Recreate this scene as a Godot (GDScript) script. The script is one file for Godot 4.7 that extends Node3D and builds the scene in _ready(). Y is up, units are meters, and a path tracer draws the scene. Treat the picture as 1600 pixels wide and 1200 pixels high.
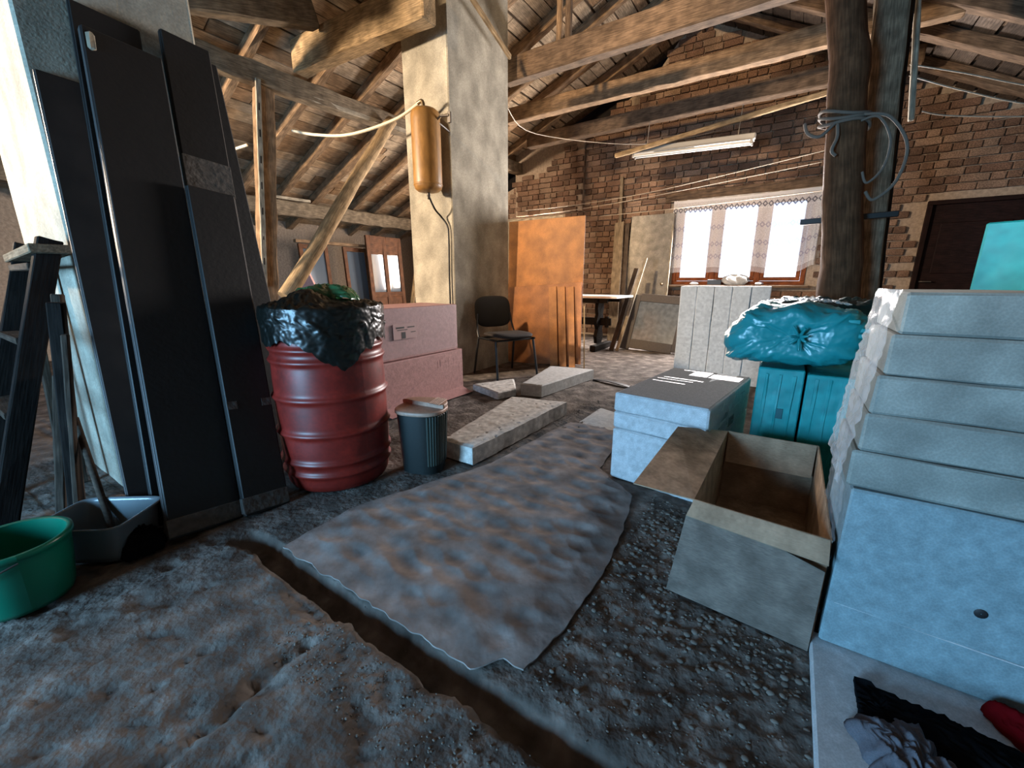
extends Node3D

# An attic under a timber roof, used as a store. Metres, y up; ridge along z at x = RIDGE_X, gable wall at z = GABLE_Z.
const RIDGE_X := -1.6
const RIDGE_Y := 4.62
const SLOPE_L := 0.42
const SLOPE_R := 0.52
const GABLE_Z := -7.6

var tx := {}
var mt := {}
var counts := {}
var rng := RandomNumberGenerator.new()


func _ready() -> void:
	rng.seed = 7
	view_and_light()
	make_textures()
	make_materials()
	build_floor()
	build_walls()
	build_roof()
	build_timbers()
	build_chimneys()
	build_windows()
	build_far_things()
	build_middle_things()
	build_packs()
	build_left_things()
	build_near_things()
	build_wires()


# ---------------------------------------------------------------- camera, sky, daylight
func view_and_light() -> void:
	var cam := Camera3D.new()
	cam.name = "camera"
	cam.fov = rad_to_deg(2.0 * atan(600.0 / 645.0))
	cam.position = Vector3(0, 1.0, 0)
	cam.rotation = Vector3(-atan(160.0 / 645.0), deg_to_rad(33.5), 0)
	cam.near = 0.02
	cam.current = true
	add_child(cam)
	var we := WorldEnvironment.new()
	we.name = "surroundings"
	var e := Environment.new()
	e.background_mode = Environment.BG_SKY
	var sky := Sky.new()
	var sm := ProceduralSkyMaterial.new()
	sm.sky_top_color = Color(0.42, 0.6, 0.9)
	sm.sky_horizon_color = Color(0.86, 0.92, 1.0)
	sm.ground_bottom_color = Color(0.5, 0.5, 0.48)
	sm.ground_horizon_color = Color(0.8, 0.82, 0.84)
	sky.sky_material = sm
	e.sky = sky
	e.background_energy_multiplier = 3.4
	e.tonemap_mode = Environment.TONE_MAPPER_LINEAR
	e.tonemap_exposure = 1.0
	e.sdfgi_enabled = true
	e.ssao_enabled = true
	e.ssil_enabled = true
	we.environment = e
	add_child(we)
	# daylight entering through the roof window on the left, the two gable windows and the wide doorway behind
	var warm := SpotLight3D.new()
	warm.name = "roof_window_daylight"
	warm.light_color = Color(1.0, 0.90, 0.78)
	warm.light_energy = 92.0
	warm.light_size = 0.22
	warm.spot_angle = 43.0
	warm.spot_angle_attenuation = 0.35
	warm.spot_range = 30.0
	warm.spot_attenuation = 2.0
	warm.shadow_enabled = true
	add_child(warm)
	warm.look_at_from_position(Vector3(-6.3, 2.38, 1.7), Vector3(-3.5, 3.6, -2.3), Vector3.UP)
	var pane := SpotLight3D.new()  # added warm spot for the hardboard and left bricks; no roof opening here
	pane.name = "added_warm_spot"
	pane.light_color = Color(1.0, 0.86, 0.68)
	pane.light_energy = 62.0
	pane.light_size = 0.15
	pane.spot_angle = 26.0
	pane.spot_angle_attenuation = 0.5
	pane.spot_range = 30.0
	pane.spot_attenuation = 2.0
	pane.shadow_enabled = true
	add_child(pane)
	pane.look_at_from_position(Vector3(-2.3, 4.0, 1.2), Vector3(-3.35, 2.5, -6.6), Vector3.UP)
	daylight("gable_window_daylight", Vector3(-0.81, 1.62, GABLE_Z + 0.21), Vector3(-0.9, 0.9, 0.0), Vector2(1.75, 1.15), Color(1.0, 0.97, 0.96), 48.0)
	daylight("small_window_daylight", Vector3(-4.5, 1.65, GABLE_Z - 0.36), Vector3(-4.3, 1.2, 0.0), Vector2(1.1, 1.1), Color(1.0, 0.93, 0.86), 60.0)
	daylight("doorway_daylight", Vector3(-2.05, 0.95, 3.15), Vector3(-1.0, 0.5, -1.5), Vector2(1.3, 1.5), Color(0.57, 0.82, 1.0), 35.0)


func daylight(called: String, at: Vector3, towards: Vector3, size: Vector2, color: Color, energy: float) -> void:
	var l := AreaLight3D.new()
	l.name = called
	l.area_size = size
	l.light_color = color
	l.light_energy = energy
	l.area_range = 30.0
	l.area_attenuation = 2.0
	l.shadow_enabled = true
	add_child(l)
	l.look_at_from_position(at, towards, Vector3.UP)


# ---------------------------------------------------------------- textures and materials
func noise_tex(sd: int, kind: int, freq: float, octaves: int, low: float, high: float, mid := 0.5, as_normal := false, strength := 4.0) -> NoiseTexture2D:
	var n := FastNoiseLite.new()
	n.seed = sd
	n.noise_type = kind
	n.frequency = freq
	n.fractal_type = FastNoiseLite.FRACTAL_FBM
	n.fractal_octaves = octaves
	var t := NoiseTexture2D.new()
	t.width = 512
	t.height = 512
	t.seamless = true
	t.noise = n
	if as_normal:
		t.as_normal_map = true
		t.bump_strength = strength
	else:
		var g := Gradient.new()
		g.set_color(0, Color(low, low, low))
		g.set_color(1, Color(high, high, high))
		g.add_point(mid, Color((low + high) / 2.0, (low + high) / 2.0, (low + high) / 2.0))
		t.color_ramp = g
	return t


func make_textures() -> void:
	tx.wood = noise_tex(1, FastNoiseLite.TYPE_SIMPLEX_SMOOTH, 0.02, 4, 0.62, 1.0)
	tx.wood_n = noise_tex(2, FastNoiseLite.TYPE_SIMPLEX_SMOOTH, 0.03, 4, 0, 1, 0.5, true, 3.0)
	tx.blotch = noise_tex(3, FastNoiseLite.TYPE_SIMPLEX, 0.012, 5, 0.74, 1.0)
	tx.grain = noise_tex(4, FastNoiseLite.TYPE_VALUE, 0.2, 3, 0.8, 1.0)
	tx.concrete = noise_tex(5, FastNoiseLite.TYPE_PERLIN, 0.02, 6, 0.8, 1.0)
	tx.concrete_n = noise_tex(6, FastNoiseLite.TYPE_PERLIN, 0.03, 6, 0, 1, 0.5, true, 3.0)
	tx.rough_n = noise_tex(13, FastNoiseLite.TYPE_PERLIN, 0.05, 6, 0, 1, 0.5, true, 7.0)
	tx.fine_n = noise_tex(7, FastNoiseLite.TYPE_VALUE, 0.15, 3, 0, 1, 0.5, true, 2.0)
	tx.eps = noise_tex(8, FastNoiseLite.TYPE_CELLULAR, 0.06, 2, 0.86, 1.0)
	tx.eps_n = noise_tex(9, FastNoiseLite.TYPE_CELLULAR, 0.08, 1, 0, 1, 0.5, true, 1.0)
	tx.crease_n = noise_tex(10, FastNoiseLite.TYPE_SIMPLEX, 0.012, 3, 0, 1, 0.5, true, 8.0)
	tx.dirt = noise_tex(11, FastNoiseLite.TYPE_SIMPLEX, 0.02, 6, 0.55, 1.0, 0.6)
	tx.brick = noise_tex(12, FastNoiseLite.TYPE_SIMPLEX, 0.03, 5, 0.6, 1.0)


func mk(color: Color, rough: float, o := {}) -> StandardMaterial3D:
	var m := StandardMaterial3D.new()
	m.albedo_color = color
	m.roughness = rough
	m.uv1_triplanar = true
	m.uv1_triplanar_sharpness = 4.0
	m.uv1_scale = o.get("s", Vector3.ONE)
	m.uv1_world_triplanar = o.get("w", false)
	if o.has("t"):
		m.albedo_texture = o.t
	if o.has("n"):
		m.normal_enabled = true
		m.normal_texture = o.n
		m.normal_scale = o.get("ns", 1.0)
	if o.has("d"):
		m.detail_enabled = true
		m.detail_albedo = o.d
		m.detail_blend_mode = BaseMaterial3D.BLEND_MODE_MUL
		m.detail_uv_layer = BaseMaterial3D.DETAIL_UV_2
		m.uv2_triplanar = true
		m.uv2_world_triplanar = true
		m.uv2_triplanar_sharpness = 4.0
		m.uv2_scale = o.get("ds", Vector3.ONE)
	m.metallic = o.get("m", 0.0)
	m.metallic_specular = o.get("spec", 0.5)
	if o.has("b"):
		m.backlight_enabled = true
		m.backlight = o.b
	return m


func wood(color: Color, o := {}) -> StandardMaterial3D:
	var d := {"t": tx.wood, "s": Vector3(0.5, 7, 7), "n": tx.wood_n, "ns": 0.7, "d": tx.blotch, "ds": Vector3(0.9, 0.9, 0.9), "spec": 0.25}
	d.merge(o, true)
	return mk(color, o.get("r", 0.85), d)


func film(color: Color, alpha: float, rough := 0.12) -> StandardMaterial3D:
	var m := StandardMaterial3D.new()
	m.albedo_color = Color(color, alpha)
	m.transparency = BaseMaterial3D.TRANSPARENCY_ALPHA
	m.roughness = rough
	m.metallic_specular = 0.13
	return m


func make_materials() -> void:
	mt.beam = wood(Color(0.66, 0.54, 0.42))
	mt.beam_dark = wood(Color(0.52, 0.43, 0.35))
	mt.beam_grey = wood(Color(0.62, 0.55, 0.46))
	mt.beam_pale = wood(Color(0.80, 0.68, 0.52))
	mt.post_dark = wood(Color(0.50, 0.36, 0.26), {"s": Vector3(0.35, 5, 5)})
	mt.old_wood = wood(Color(0.38, 0.33, 0.29))
	mt.black_wood = wood(Color(0.17, 0.15, 0.14))
	mt.white_lath = wood(Color(0.82, 0.77, 0.68))
	mt.rafter = wood(Color(0.68, 0.56, 0.44))
	mt.planks = []
	for c in [Color(0.82, 0.70, 0.56), Color(0.74, 0.61, 0.48), Color(0.85, 0.75, 0.63), Color(0.68, 0.55, 0.42), Color(0.78, 0.69, 0.58)]:
		mt.planks.append(wood(c, {"s": Vector3(7, 7, 0.5), "w": true}))
	mt.planks_shaded = []  # right slope: its shade is mixed into the board colours
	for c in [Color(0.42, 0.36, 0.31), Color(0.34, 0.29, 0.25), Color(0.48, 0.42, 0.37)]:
		mt.planks_shaded.append(wood(c, {"s": Vector3(7, 7, 0.5), "w": true}))
	mt.bricks = []
	for c in [Color(0.60, 0.48, 0.40), Color(0.64, 0.52, 0.44), Color(0.56, 0.44, 0.37), Color(0.66, 0.55, 0.47), Color(0.50, 0.40, 0.34)]:
		mt.bricks.append(mk(c, 0.95, {"t": tx.brick, "s": Vector3(3, 3, 3), "w": true, "n": tx.concrete_n, "ns": 0.5, "d": tx.blotch, "ds": Vector3(0.35, 0.35, 0.35), "spec": 0.2}))
	mt.mortar = mk(Color(0.64, 0.57, 0.50), 1.0, {"t": tx.concrete, "s": Vector3(3, 3, 3), "w": true, "n": tx.concrete_n, "spec": 0.1})
	mt.plaster = mk(Color(0.80, 0.77, 0.70), 0.95, {"t": tx.grain, "s": Vector3(1.6, 1.6, 1.6), "w": true, "n": tx.fine_n, "ns": 0.4, "d": tx.blotch, "ds": Vector3(0.5, 0.35, 0.5), "spec": 0.15})
	mt.floor = mk(Color(0.60, 0.56, 0.53), 0.95, {"t": tx.concrete, "s": Vector3(1.5, 1.5, 1.5), "w": true, "n": tx.rough_n, "ns": 0.55, "d": tx.dirt, "ds": Vector3(0.45, 0.45, 0.45), "spec": 0.15})
	mt.stone = mk(Color(0.49, 0.46, 0.43), 0.95, {"t": tx.concrete, "s": Vector3(9, 9, 9), "n": tx.fine_n, "spec": 0.15})
	mt.mat = mk(Color(0.68, 0.64, 0.62), 0.95, {"t": tx.blotch, "s": Vector3(0.9, 0.9, 0.9), "n": tx.fine_n, "ns": 0.25, "d": tx.blotch, "ds": Vector3(0.7, 0.7, 0.7), "spec": 0.2})
	mt.black_gap = mk(Color(0.06, 0.05, 0.05), 1.0)
	mt.eps = mk(Color(0.88, 0.89, 0.90), 0.8, {"t": tx.eps, "s": Vector3(6, 6, 6), "n": tx.eps_n, "ns": 0.35, "d": tx.grain, "ds": Vector3(0.5, 0.5, 0.5)})
	mt.eps_dusty = mk(Color(0.80, 0.80, 0.79), 0.85, {"t": tx.eps, "s": Vector3(6, 6, 6), "n": tx.eps_n, "ns": 0.35, "d": tx.grain, "ds": Vector3(0.5, 0.5, 0.5)})
	mt.eps_bounce_tint = mk(Color(0.56, 0.66, 0.69), 0.85, {"t": tx.eps, "s": Vector3(6, 6, 6), "n": tx.eps_n, "ns": 0.35, "d": tx.grain, "ds": Vector3(0.5, 0.5, 0.5)})  # white foam with light bounced off teal film mixed into its colour
	mt.eps_stack_dusty = mk(Color(0.60, 0.63, 0.61), 0.9, {"t": tx.eps, "s": Vector3(6, 6, 6), "n": tx.eps_n, "ns": 0.35, "d": tx.blotch, "ds": Vector3(0.8, 0.8, 0.8)})
	mt.eps_dirty = mk(Color(0.94, 0.92, 0.89), 0.9, {"t": tx.eps, "s": Vector3(5, 5, 5), "n": tx.fine_n, "ns": 0.4, "d": tx.blotch, "ds": Vector3(2.2, 2.2, 2.2)})
	mt.eps_pink = mk(Color(0.80, 0.60, 0.58), 0.6, {"t": tx.eps, "s": Vector3(6, 6, 6), "n": tx.crease_n, "ns": 0.15, "d": tx.grain, "ds": Vector3(0.6, 0.6, 0.6)})
	mt.clear = film(Color(0.95, 0.97, 1.0), 0.12)
	mt.clear_dull = film(Color(0.9, 0.93, 0.96), 0.3, 0.2)
	mt.teal_film = mk(Color(0.12, 0.64, 0.65), 0.5, {"n": tx.crease_n, "s": Vector3(0.7, 0.7, 0.7), "ns": 0.2, "d": tx.grain, "ds": Vector3(0.3, 0.3, 0.3), "b": Color(0.05, 0.25, 0.27)})
	mt.teal_bag = mk(Color(0.13, 0.55, 0.57), 0.3, {"n": tx.crease_n, "s": Vector3(1.6, 1.6, 1.6), "ns": 0.45, "b": Color(0.06, 0.3, 0.32)})
	mt.teal_dark = mk(Color(0.04, 0.20, 0.21), 0.3, {"n": tx.crease_n, "s": Vector3(1.2, 1.2, 1.2), "ns": 0.5})
	mt.eps_top = mk(Color(0.60, 0.60, 0.60), 0.9, {"spec": 0.1, "t": tx.grain, "s": Vector3(2, 2, 2)})
	mt.teal_print = mk(Color(0.05, 0.33, 0.36), 0.5)
	mt.card = mk(Color(0.80, 0.68, 0.57), 0.9, {"t": tx.grain, "s": Vector3(1, 6, 1), "d": tx.blotch, "ds": Vector3(1.2, 1.2, 1.2), "spec": 0.2})
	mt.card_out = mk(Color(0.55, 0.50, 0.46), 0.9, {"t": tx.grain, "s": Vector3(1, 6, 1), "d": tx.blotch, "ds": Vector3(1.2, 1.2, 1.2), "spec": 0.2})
	mt.board = mk(Color(0.085, 0.08, 0.082), 0.6, {"t": tx.grain, "s": Vector3(1, 1, 1), "n": tx.fine_n, "ns": 0.15, "d": tx.blotch, "ds": Vector3(0.8, 0.5, 0.8)})
	mt.board_edge = mk(Color(0.26, 0.25, 0.25), 0.45)
	mt.board_brown = mk(Color(0.22, 0.18, 0.16), 0.7, {"t": tx.blotch, "s": Vector3(0.8, 0.8, 0.8)})
	mt.paper = mk(Color(0.36, 0.34, 0.32), 0.8, {"t": tx.blotch, "s": Vector3(3, 3, 3), "n": tx.crease_n, "ns": 0.5})
	mt.barrel = mk(Color(0.60, 0.16, 0.12), 0.42, {"t": tx.grain, "s": Vector3(1, 1, 1), "d": tx.blotch, "ds": Vector3(1, 1, 1)})
	mt.black_bag = mk(Color(0.05, 0.06, 0.05), 0.33, {"n": tx.crease_n, "s": Vector3(1.4, 1.4, 1.4), "ns": 0.8})
	mt.green_bag = mk(Color(0.20, 0.38, 0.24), 0.25, {"n": tx.crease_n, "s": Vector3(2, 2, 2), "ns": 0.6, "b": Color(0.1, 0.25, 0.12)})
	mt.bin = mk(Color(0.10, 0.13, 0.13), 0.45, {"t": tx.grain, "s": Vector3(1, 1, 1)})
	mt.bin_rib = mk(Color(0.20, 0.24, 0.22), 0.45)
	mt.bin_lid = mk(Color(0.72, 0.58, 0.50), 0.5, {"t": tx.grain, "s": Vector3(1, 1, 1)})
	mt.ochre = mk(Color(0.68, 0.50, 0.27), 0.45, {"t": tx.blotch, "s": Vector3(2.0, 0.7, 2.0), "n": tx.fine_n, "ns": 0.1})
	mt.brass = mk(Color(0.55, 0.47, 0.35), 0.4, {"m": 0.8})
	mt.steel = mk(Color(0.35, 0.33, 0.31), 0.45, {"m": 0.7})
	mt.white_pipe = mk(Color(0.90, 0.86, 0.76), 0.5)
	mt.black_pipe = mk(Color(0.07, 0.06, 0.06), 0.5)
	mt.seat = mk(Color(0.07, 0.06, 0.06), 0.9, {"t": tx.grain, "s": Vector3(4, 4, 4), "n": tx.fine_n, "ns": 0.4})
	mt.seat_dusty = mk(Color(0.17, 0.14, 0.12), 0.9, {"t": tx.grain, "s": Vector3(4, 4, 4), "n": tx.fine_n, "ns": 0.4})
	mt.black_metal = mk(Color(0.05, 0.045, 0.045), 0.4)
	mt.hardboard = mk(Color(0.80, 0.53, 0.27), 0.6, {"t": tx.grain, "s": Vector3(2, 2, 2), "d": tx.blotch, "ds": Vector3(0.6, 0.6, 0.6)})
	mt.hardboard_shaded = mk(Color(0.74, 0.48, 0.27), 0.6, {"t": tx.grain, "s": Vector3(2, 2, 2), "d": tx.blotch, "ds": Vector3(0.6, 0.6, 0.6)})  # the same hardboard with some shadow mixed into its colour
	mt.white_board = mk(Color(0.86, 0.85, 0.84), 0.35)
	mt.table_dark = wood(Color(0.14, 0.12, 0.11), {"r": 0.5})
	mt.panel_white = mk(Color(0.63, 0.60, 0.55), 0.7, {"t": tx.grain, "s": Vector3(1, 1, 1), "d": tx.blotch, "ds": Vector3(0.8, 0.8, 0.8)})
	mt.panel_grey = mk(Color(0.33, 0.31, 0.30), 0.7, {"t": tx.grain, "s": Vector3(1, 1, 1)})
	mt.pane_grey = mk(Color(0.42, 0.46, 0.50), 0.18, {"d": tx.blotch, "ds": Vector3(1.5, 1.5, 1.5)})
	mt.sash = wood(Color(0.50, 0.32, 0.20), {"r": 0.6})
	mt.frame = wood(Color(0.66, 0.36, 0.18), {"r": 0.55})
	mt.glass = film(Color(0.9, 0.95, 1.0), 0.06, 0.02)
	mt.sash_glass = mk(Color(0.30, 0.34, 0.38), 0.08)
	mt.door_dark = wood(Color(0.17, 0.10, 0.09), {"r": 0.7})
	mt.lamp_white = mk(Color(0.58, 0.56, 0.53), 0.5)
	mt.tube_white = mk(Color(0.74, 0.73, 0.70), 0.25)
	mt.rope = mk(Color(0.48, 0.44, 0.40), 0.95, {"t": tx.grain, "s": Vector3(10, 10, 10)})
	mt.wire = mk(Color(0.62, 0.57, 0.50), 0.6)
	mt.sack = mk(Color(0.22, 0.20, 0.19), 0.9, {"t": tx.blotch, "s": Vector3(4, 4, 4)})
	mt.bucket = mk(Color(0.03, 0.42, 0.33), 0.3, {"b": Color(0.02, 0.30, 0.24)})
	mt.tub = mk(Color(0.42, 0.46, 0.48), 0.25, {"b": Color(0.15, 0.17, 0.18)})
	mt.rag = mk(Color(0.40, 0.40, 0.43), 1.0, {"spec": 0.05, "t": tx.grain, "s": Vector3(6, 6, 6), "n": tx.fine_n, "ns": 0.5})
	mt.rag_dark = mk(Color(0.07, 0.075, 0.085), 1.0, {"spec": 0.08, "n": tx.fine_n, "s": Vector3(6, 6, 6), "ns": 0.4})
	mt.rag_red = mk(Color(0.36, 0.04, 0.06), 1.0, {"spec": 0.08, "n": tx.fine_n, "s": Vector3(6, 6, 6), "ns": 0.4})
	mt.label_paper = mk(Color(0.70, 0.58, 0.57), 0.7)
	mt.ink = mk(Color(0.10, 0.10, 0.11), 0.6)
	mt.tape = mk(Color(0.13, 0.13, 0.14), 0.42)


# ---------------------------------------------------------------- helpers
func numbered(called: String, parent: Node) -> String:
	var key := str(parent.get_instance_id()) + called
	var k: int = counts.get(key, 0)
	counts[key] = k + 1
	return called if k == 0 else "%s_%03d" % [called, k]


func put(called: String, mesh: Mesh, mat: Material, parent: Node = self, xf := Transform3D.IDENTITY) -> MeshInstance3D:
	var o := MeshInstance3D.new()
	o.name = numbered(called, parent)
	o.mesh = mesh
	if mat:
		o.material_override = mat
	o.transform = xf
	parent.add_child(o, true)
	return o


func tag(o: Node, label: String, category: String, group := "", kind := "") -> Node:
	if label:
		o.set_meta("label", label)
	if category:
		o.set_meta("category", category)
	if group:
		o.set_meta("group", group)
	if kind:
		o.set_meta("kind", kind)
	return o


func thing(called: String, label: String, category: String, at := Vector3.ZERO, turn := 0.0, group := "") -> Node3D:
	var o := Node3D.new()
	o.name = numbered(called, self)
	add_child(o, true)
	o.position = at
	o.rotation.y = turn
	tag(o, label, category, group)
	return o


func setting(called: String) -> Node3D:
	var o := Node3D.new()
	o.name = numbered(called, self)
	add_child(o, true)
	o.set_meta("kind", "structure")
	return o


func rnd(a: float, b: float) -> float:
	return rng.randf_range(a, b)


func fnl(sd: int, freq := 1.0, octaves := 3) -> FastNoiseLite:
	var n := FastNoiseLite.new()
	n.seed = sd
	n.frequency = freq
	n.noise_type = FastNoiseLite.TYPE_SIMPLEX_SMOOTH
	n.fractal_octaves = octaves
	return n


func quad(st: SurfaceTool, a: Vector3, b: Vector3, c: Vector3, d: Vector3) -> void:
	for p in [a, b, c, a, c, d]:
		st.add_vertex(p)


func frame(a: Vector3, b: Vector3, up := Vector3.UP) -> Transform3D:
	var x := (b - a).normalized()
	var z := x.cross(up)
	if z.length() < 0.01:
		z = x.cross(Vector3.BACK)
	z = z.normalized()
	return Transform3D(Basis(x, z.cross(x), z), (a + b) / 2.0)


# a chamfered bar along x: h is its size along y, w along z; jit makes the faces and edges uneven, bend sags the middle
func bar(L: float, h: float, w: float, bev := 0.006, seg := 1, jit := 0.0, sd := 0, bend := 0.0) -> ArrayMesh:
	var st := SurfaceTool.new()
	st.begin(Mesh.PRIMITIVE_TRIANGLES)
	bar_into(st, L, h, w, bev, seg, jit, sd, bend)
	st.generate_normals()
	return st.commit()


func bar_into(st: SurfaceTool, L: float, h: float, w: float, bev := 0.006, seg := 1, jit := 0.0, sd := 0, bend := 0.0, xf := Transform3D.IDENTITY) -> void:
	st.set_smooth_group(-1)
	var b: float = minf(bev, minf(L, minf(h, w)) * 0.4)
	var n := fnl(sd, 1.0, 2)
	var xs: Array[float] = [-L / 2, -L / 2 + b]
	for i in range(1, seg):
		xs.append(lerpf(-L / 2 + b, L / 2 - b, float(i) / seg))
	xs.append(L / 2 - b)
	xs.append(L / 2)
	var rings := []
	for i in xs.size():
		var e: float = b * 0.7 if (i == 0 or i == xs.size() - 1) else 0.0
		var c: float = b if e == 0.0 else b * 0.6
		var hy := h / 2 - e
		var wz := w / 2 - e
		var r := [Vector2(hy, -wz + c), Vector2(hy, wz - c), Vector2(hy - c, wz), Vector2(-hy + c, wz), Vector2(-hy, wz - c), Vector2(-hy, -wz + c), Vector2(-hy + c, -wz), Vector2(hy - c, -wz)]
		var ring := PackedVector3Array()
		for k in 8:
			var p: Vector2 = r[k]
			var x: float = xs[i]
			if jit > 0.0:
				p.x += jit * n.get_noise_2d(x * 3.0, k * 7.3)
				p.y += jit * n.get_noise_2d(x * 3.0 + 50.0, k * 5.1)
				if i == 0 or i == xs.size() - 1:
					x += jit * n.get_noise_2d(k * 9.0, x)
			p.x += bend * (1.0 - pow(2.0 * x / L, 2.0))
			ring.append(xf * Vector3(x, p.x, p.y))
		rings.append(ring)
	for i in rings.size() - 1:
		for k in 8:
			quad(st, rings[i][k], rings[i + 1][k], rings[i + 1][(k + 1) % 8], rings[i][(k + 1) % 8])
	var f: PackedVector3Array = rings[0]
	var l: PackedVector3Array = rings[-1]
	for k in range(1, 7):
		for p in [f[0], f[k], f[k + 1]]:
			st.add_vertex(p)
		for p in [l[0], l[k + 1], l[k]]:
			st.add_vertex(p)


func timber(called: String, a: Vector3, b: Vector3, h: float, w: float, m: Material, parent: Node = self, jit := 0.008, up := Vector3.UP) -> MeshInstance3D:
	var L := a.distance_to(b)
	return put(called, bar(L, h, w, minf(0.012, minf(h, w) * 0.2), maxi(2, int(L * 5)), jit, rng.randi() % 10000), m, parent, frame(a, b, up))


func stick(called: String, a: Vector3, b: Vector3, h: float, w: float, m: Material, parent: Node = self, up := Vector3.UP) -> MeshInstance3D:
	return put(called, bar(a.distance_to(b), h, w, minf(0.004, minf(h, w) * 0.2)), m, parent, frame(a, b, up))


# a box with its base centre at the origin
func box(sx: float, sy: float, sz: float, bev := 0.006, jit := 0.0, sd := 0, seg := 1) -> ArrayMesh:
	var st := SurfaceTool.new()
	st.begin(Mesh.PRIMITIVE_TRIANGLES)
	bar_into(st, sx, sy, sz, bev, seg, jit, sd, 0.0, Transform3D(Basis.IDENTITY, Vector3(0, sy / 2, 0)))
	st.generate_normals()
	return st.commit()


func at(x: float, y: float, z: float, turn := 0.0) -> Transform3D:
	return Transform3D(Basis(Vector3.UP, turn), Vector3(x, y, z))


# a sheet of nu x nv quads; fn(u, v) gives its points; front face when u runs right and v runs down
func sheet(nu: int, nv: int, fn: Callable, smooth := true) -> ArrayMesh:
	var st := SurfaceTool.new()
	st.begin(Mesh.PRIMITIVE_TRIANGLES)
	sheet_into(st, nu, nv, fn, smooth)
	st.generate_normals()
	return st.commit()


func sheet_into(st: SurfaceTool, nu: int, nv: int, fn: Callable, smooth := true) -> void:
	st.set_smooth_group(1 if smooth else -1)
	var p := PackedVector3Array()
	for j in nv + 1:
		for i in nu + 1:
			p.append(fn.call(float(i) / nu, float(j) / nv))
	for j in nv:
		for i in nu:
			var k := j * (nu + 1) + i
			quad(st, p[k], p[k + 1], p[k + nu + 2], p[k + nu + 1])


# a slab whose top is fn(u, v): the top, skirts and an underside at the given thickness
func slab(nu: int, nv: int, fn: Callable, thick: float, smooth := true) -> ArrayMesh:
	var st := SurfaceTool.new()
	st.begin(Mesh.PRIMITIVE_TRIANGLES)
	sheet_into(st, nu, nv, fn, smooth)
	var dn := Vector3(0, -thick, 0)
	var under := func(u: float, v: float) -> Vector3: return fn.call(1.0 - u, v) + dn
	sheet_into(st, nu, nv, under, smooth)
	st.set_smooth_group(-1)
	for side in 4:
		var n := nu if side % 2 == 0 else nv
		for i in n:
			var s := float(i) / n
			var t := float(i + 1) / n
			var a: Vector3
			var b: Vector3
			match side:
				0:
					a = fn.call(1.0 - s, 0.0); b = fn.call(1.0 - t, 0.0)
				1:
					a = fn.call(1.0, 1.0 - s); b = fn.call(1.0, 1.0 - t)
				2:
					a = fn.call(s, 1.0); b = fn.call(t, 1.0)
				3:
					a = fn.call(0.0, s); b = fn.call(0.0, t)
			quad(st, a, b, b + dn, a + dn)
	st.generate_normals()
	return st.commit()


# turned shape; profile from top to bottom of (radius, height)
func lathe(profile: Array, seg := 40) -> ArrayMesh:
	var n := profile.size() - 1
	var fn := func(u: float, v: float) -> Vector3:
		var i := int(round(v * n))
		var q: Vector2 = profile[i]
		var a := -TAU * u
		var r: float = q.x
		return Vector3(r * cos(a), q.y, r * sin(a))
	return sheet(seg, n, fn)


func smooth_path(p: Array, per := 8) -> PackedVector3Array:
	var c := Curve3D.new()
	for i in p.size():
		var t: Vector3 = (p[mini(i + 1, p.size() - 1)] - p[maxi(i - 1, 0)]) / 6.0
		c.add_point(p[i], -t, t)
	var out := PackedVector3Array()
	for i in (p.size() - 1) * per + 1:
		out.append(c.samplef(float(i) / per))
	return out


func tube_into(st: SurfaceTool, p: PackedVector3Array, r: float, sides := 8, r2 := -1.0) -> void:
	st.set_smooth_group(1)
	var n := p.size()
	var side := Vector3.ZERO
	var rings := []
	for i in n:
		var d := (p[mini(i + 1, n - 1)] - p[maxi(i - 1, 0)]).normalized()
		if side == Vector3.ZERO:
			side = d.cross(Vector3.UP if absf(d.y) < 0.9 else Vector3.RIGHT).normalized()
		side = (side - d * side.dot(d)).normalized()
		var o := d.cross(side)
		var ring := PackedVector3Array()
		var rr := r if r2 < 0.0 else lerpf(r, r2, float(i) / (n - 1))
		for k in sides:
			var a := TAU * k / sides
			ring.append(p[i] + (side * cos(a) + o * sin(a)) * rr)
		rings.append(ring)
	for i in n - 1:
		for k in sides:
			quad(st, rings[i][k], rings[i + 1][k], rings[i + 1][(k + 1) % sides], rings[i][(k + 1) % sides])
	st.set_smooth_group(-1)
	for k in range(1, sides - 1):
		for q in [rings[0][0], rings[0][k], rings[0][k + 1], rings[n - 1][0], rings[n - 1][k + 1], rings[n - 1][k]]:
			st.add_vertex(q)


func tube(p: PackedVector3Array, r: float, sides := 8, r2 := -1.0) -> ArrayMesh:
	var st := SurfaceTool.new()
	st.begin(Mesh.PRIMITIVE_TRIANGLES)
	tube_into(st, p, r, sides, r2)
	st.generate_normals()
	return st.commit()


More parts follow.
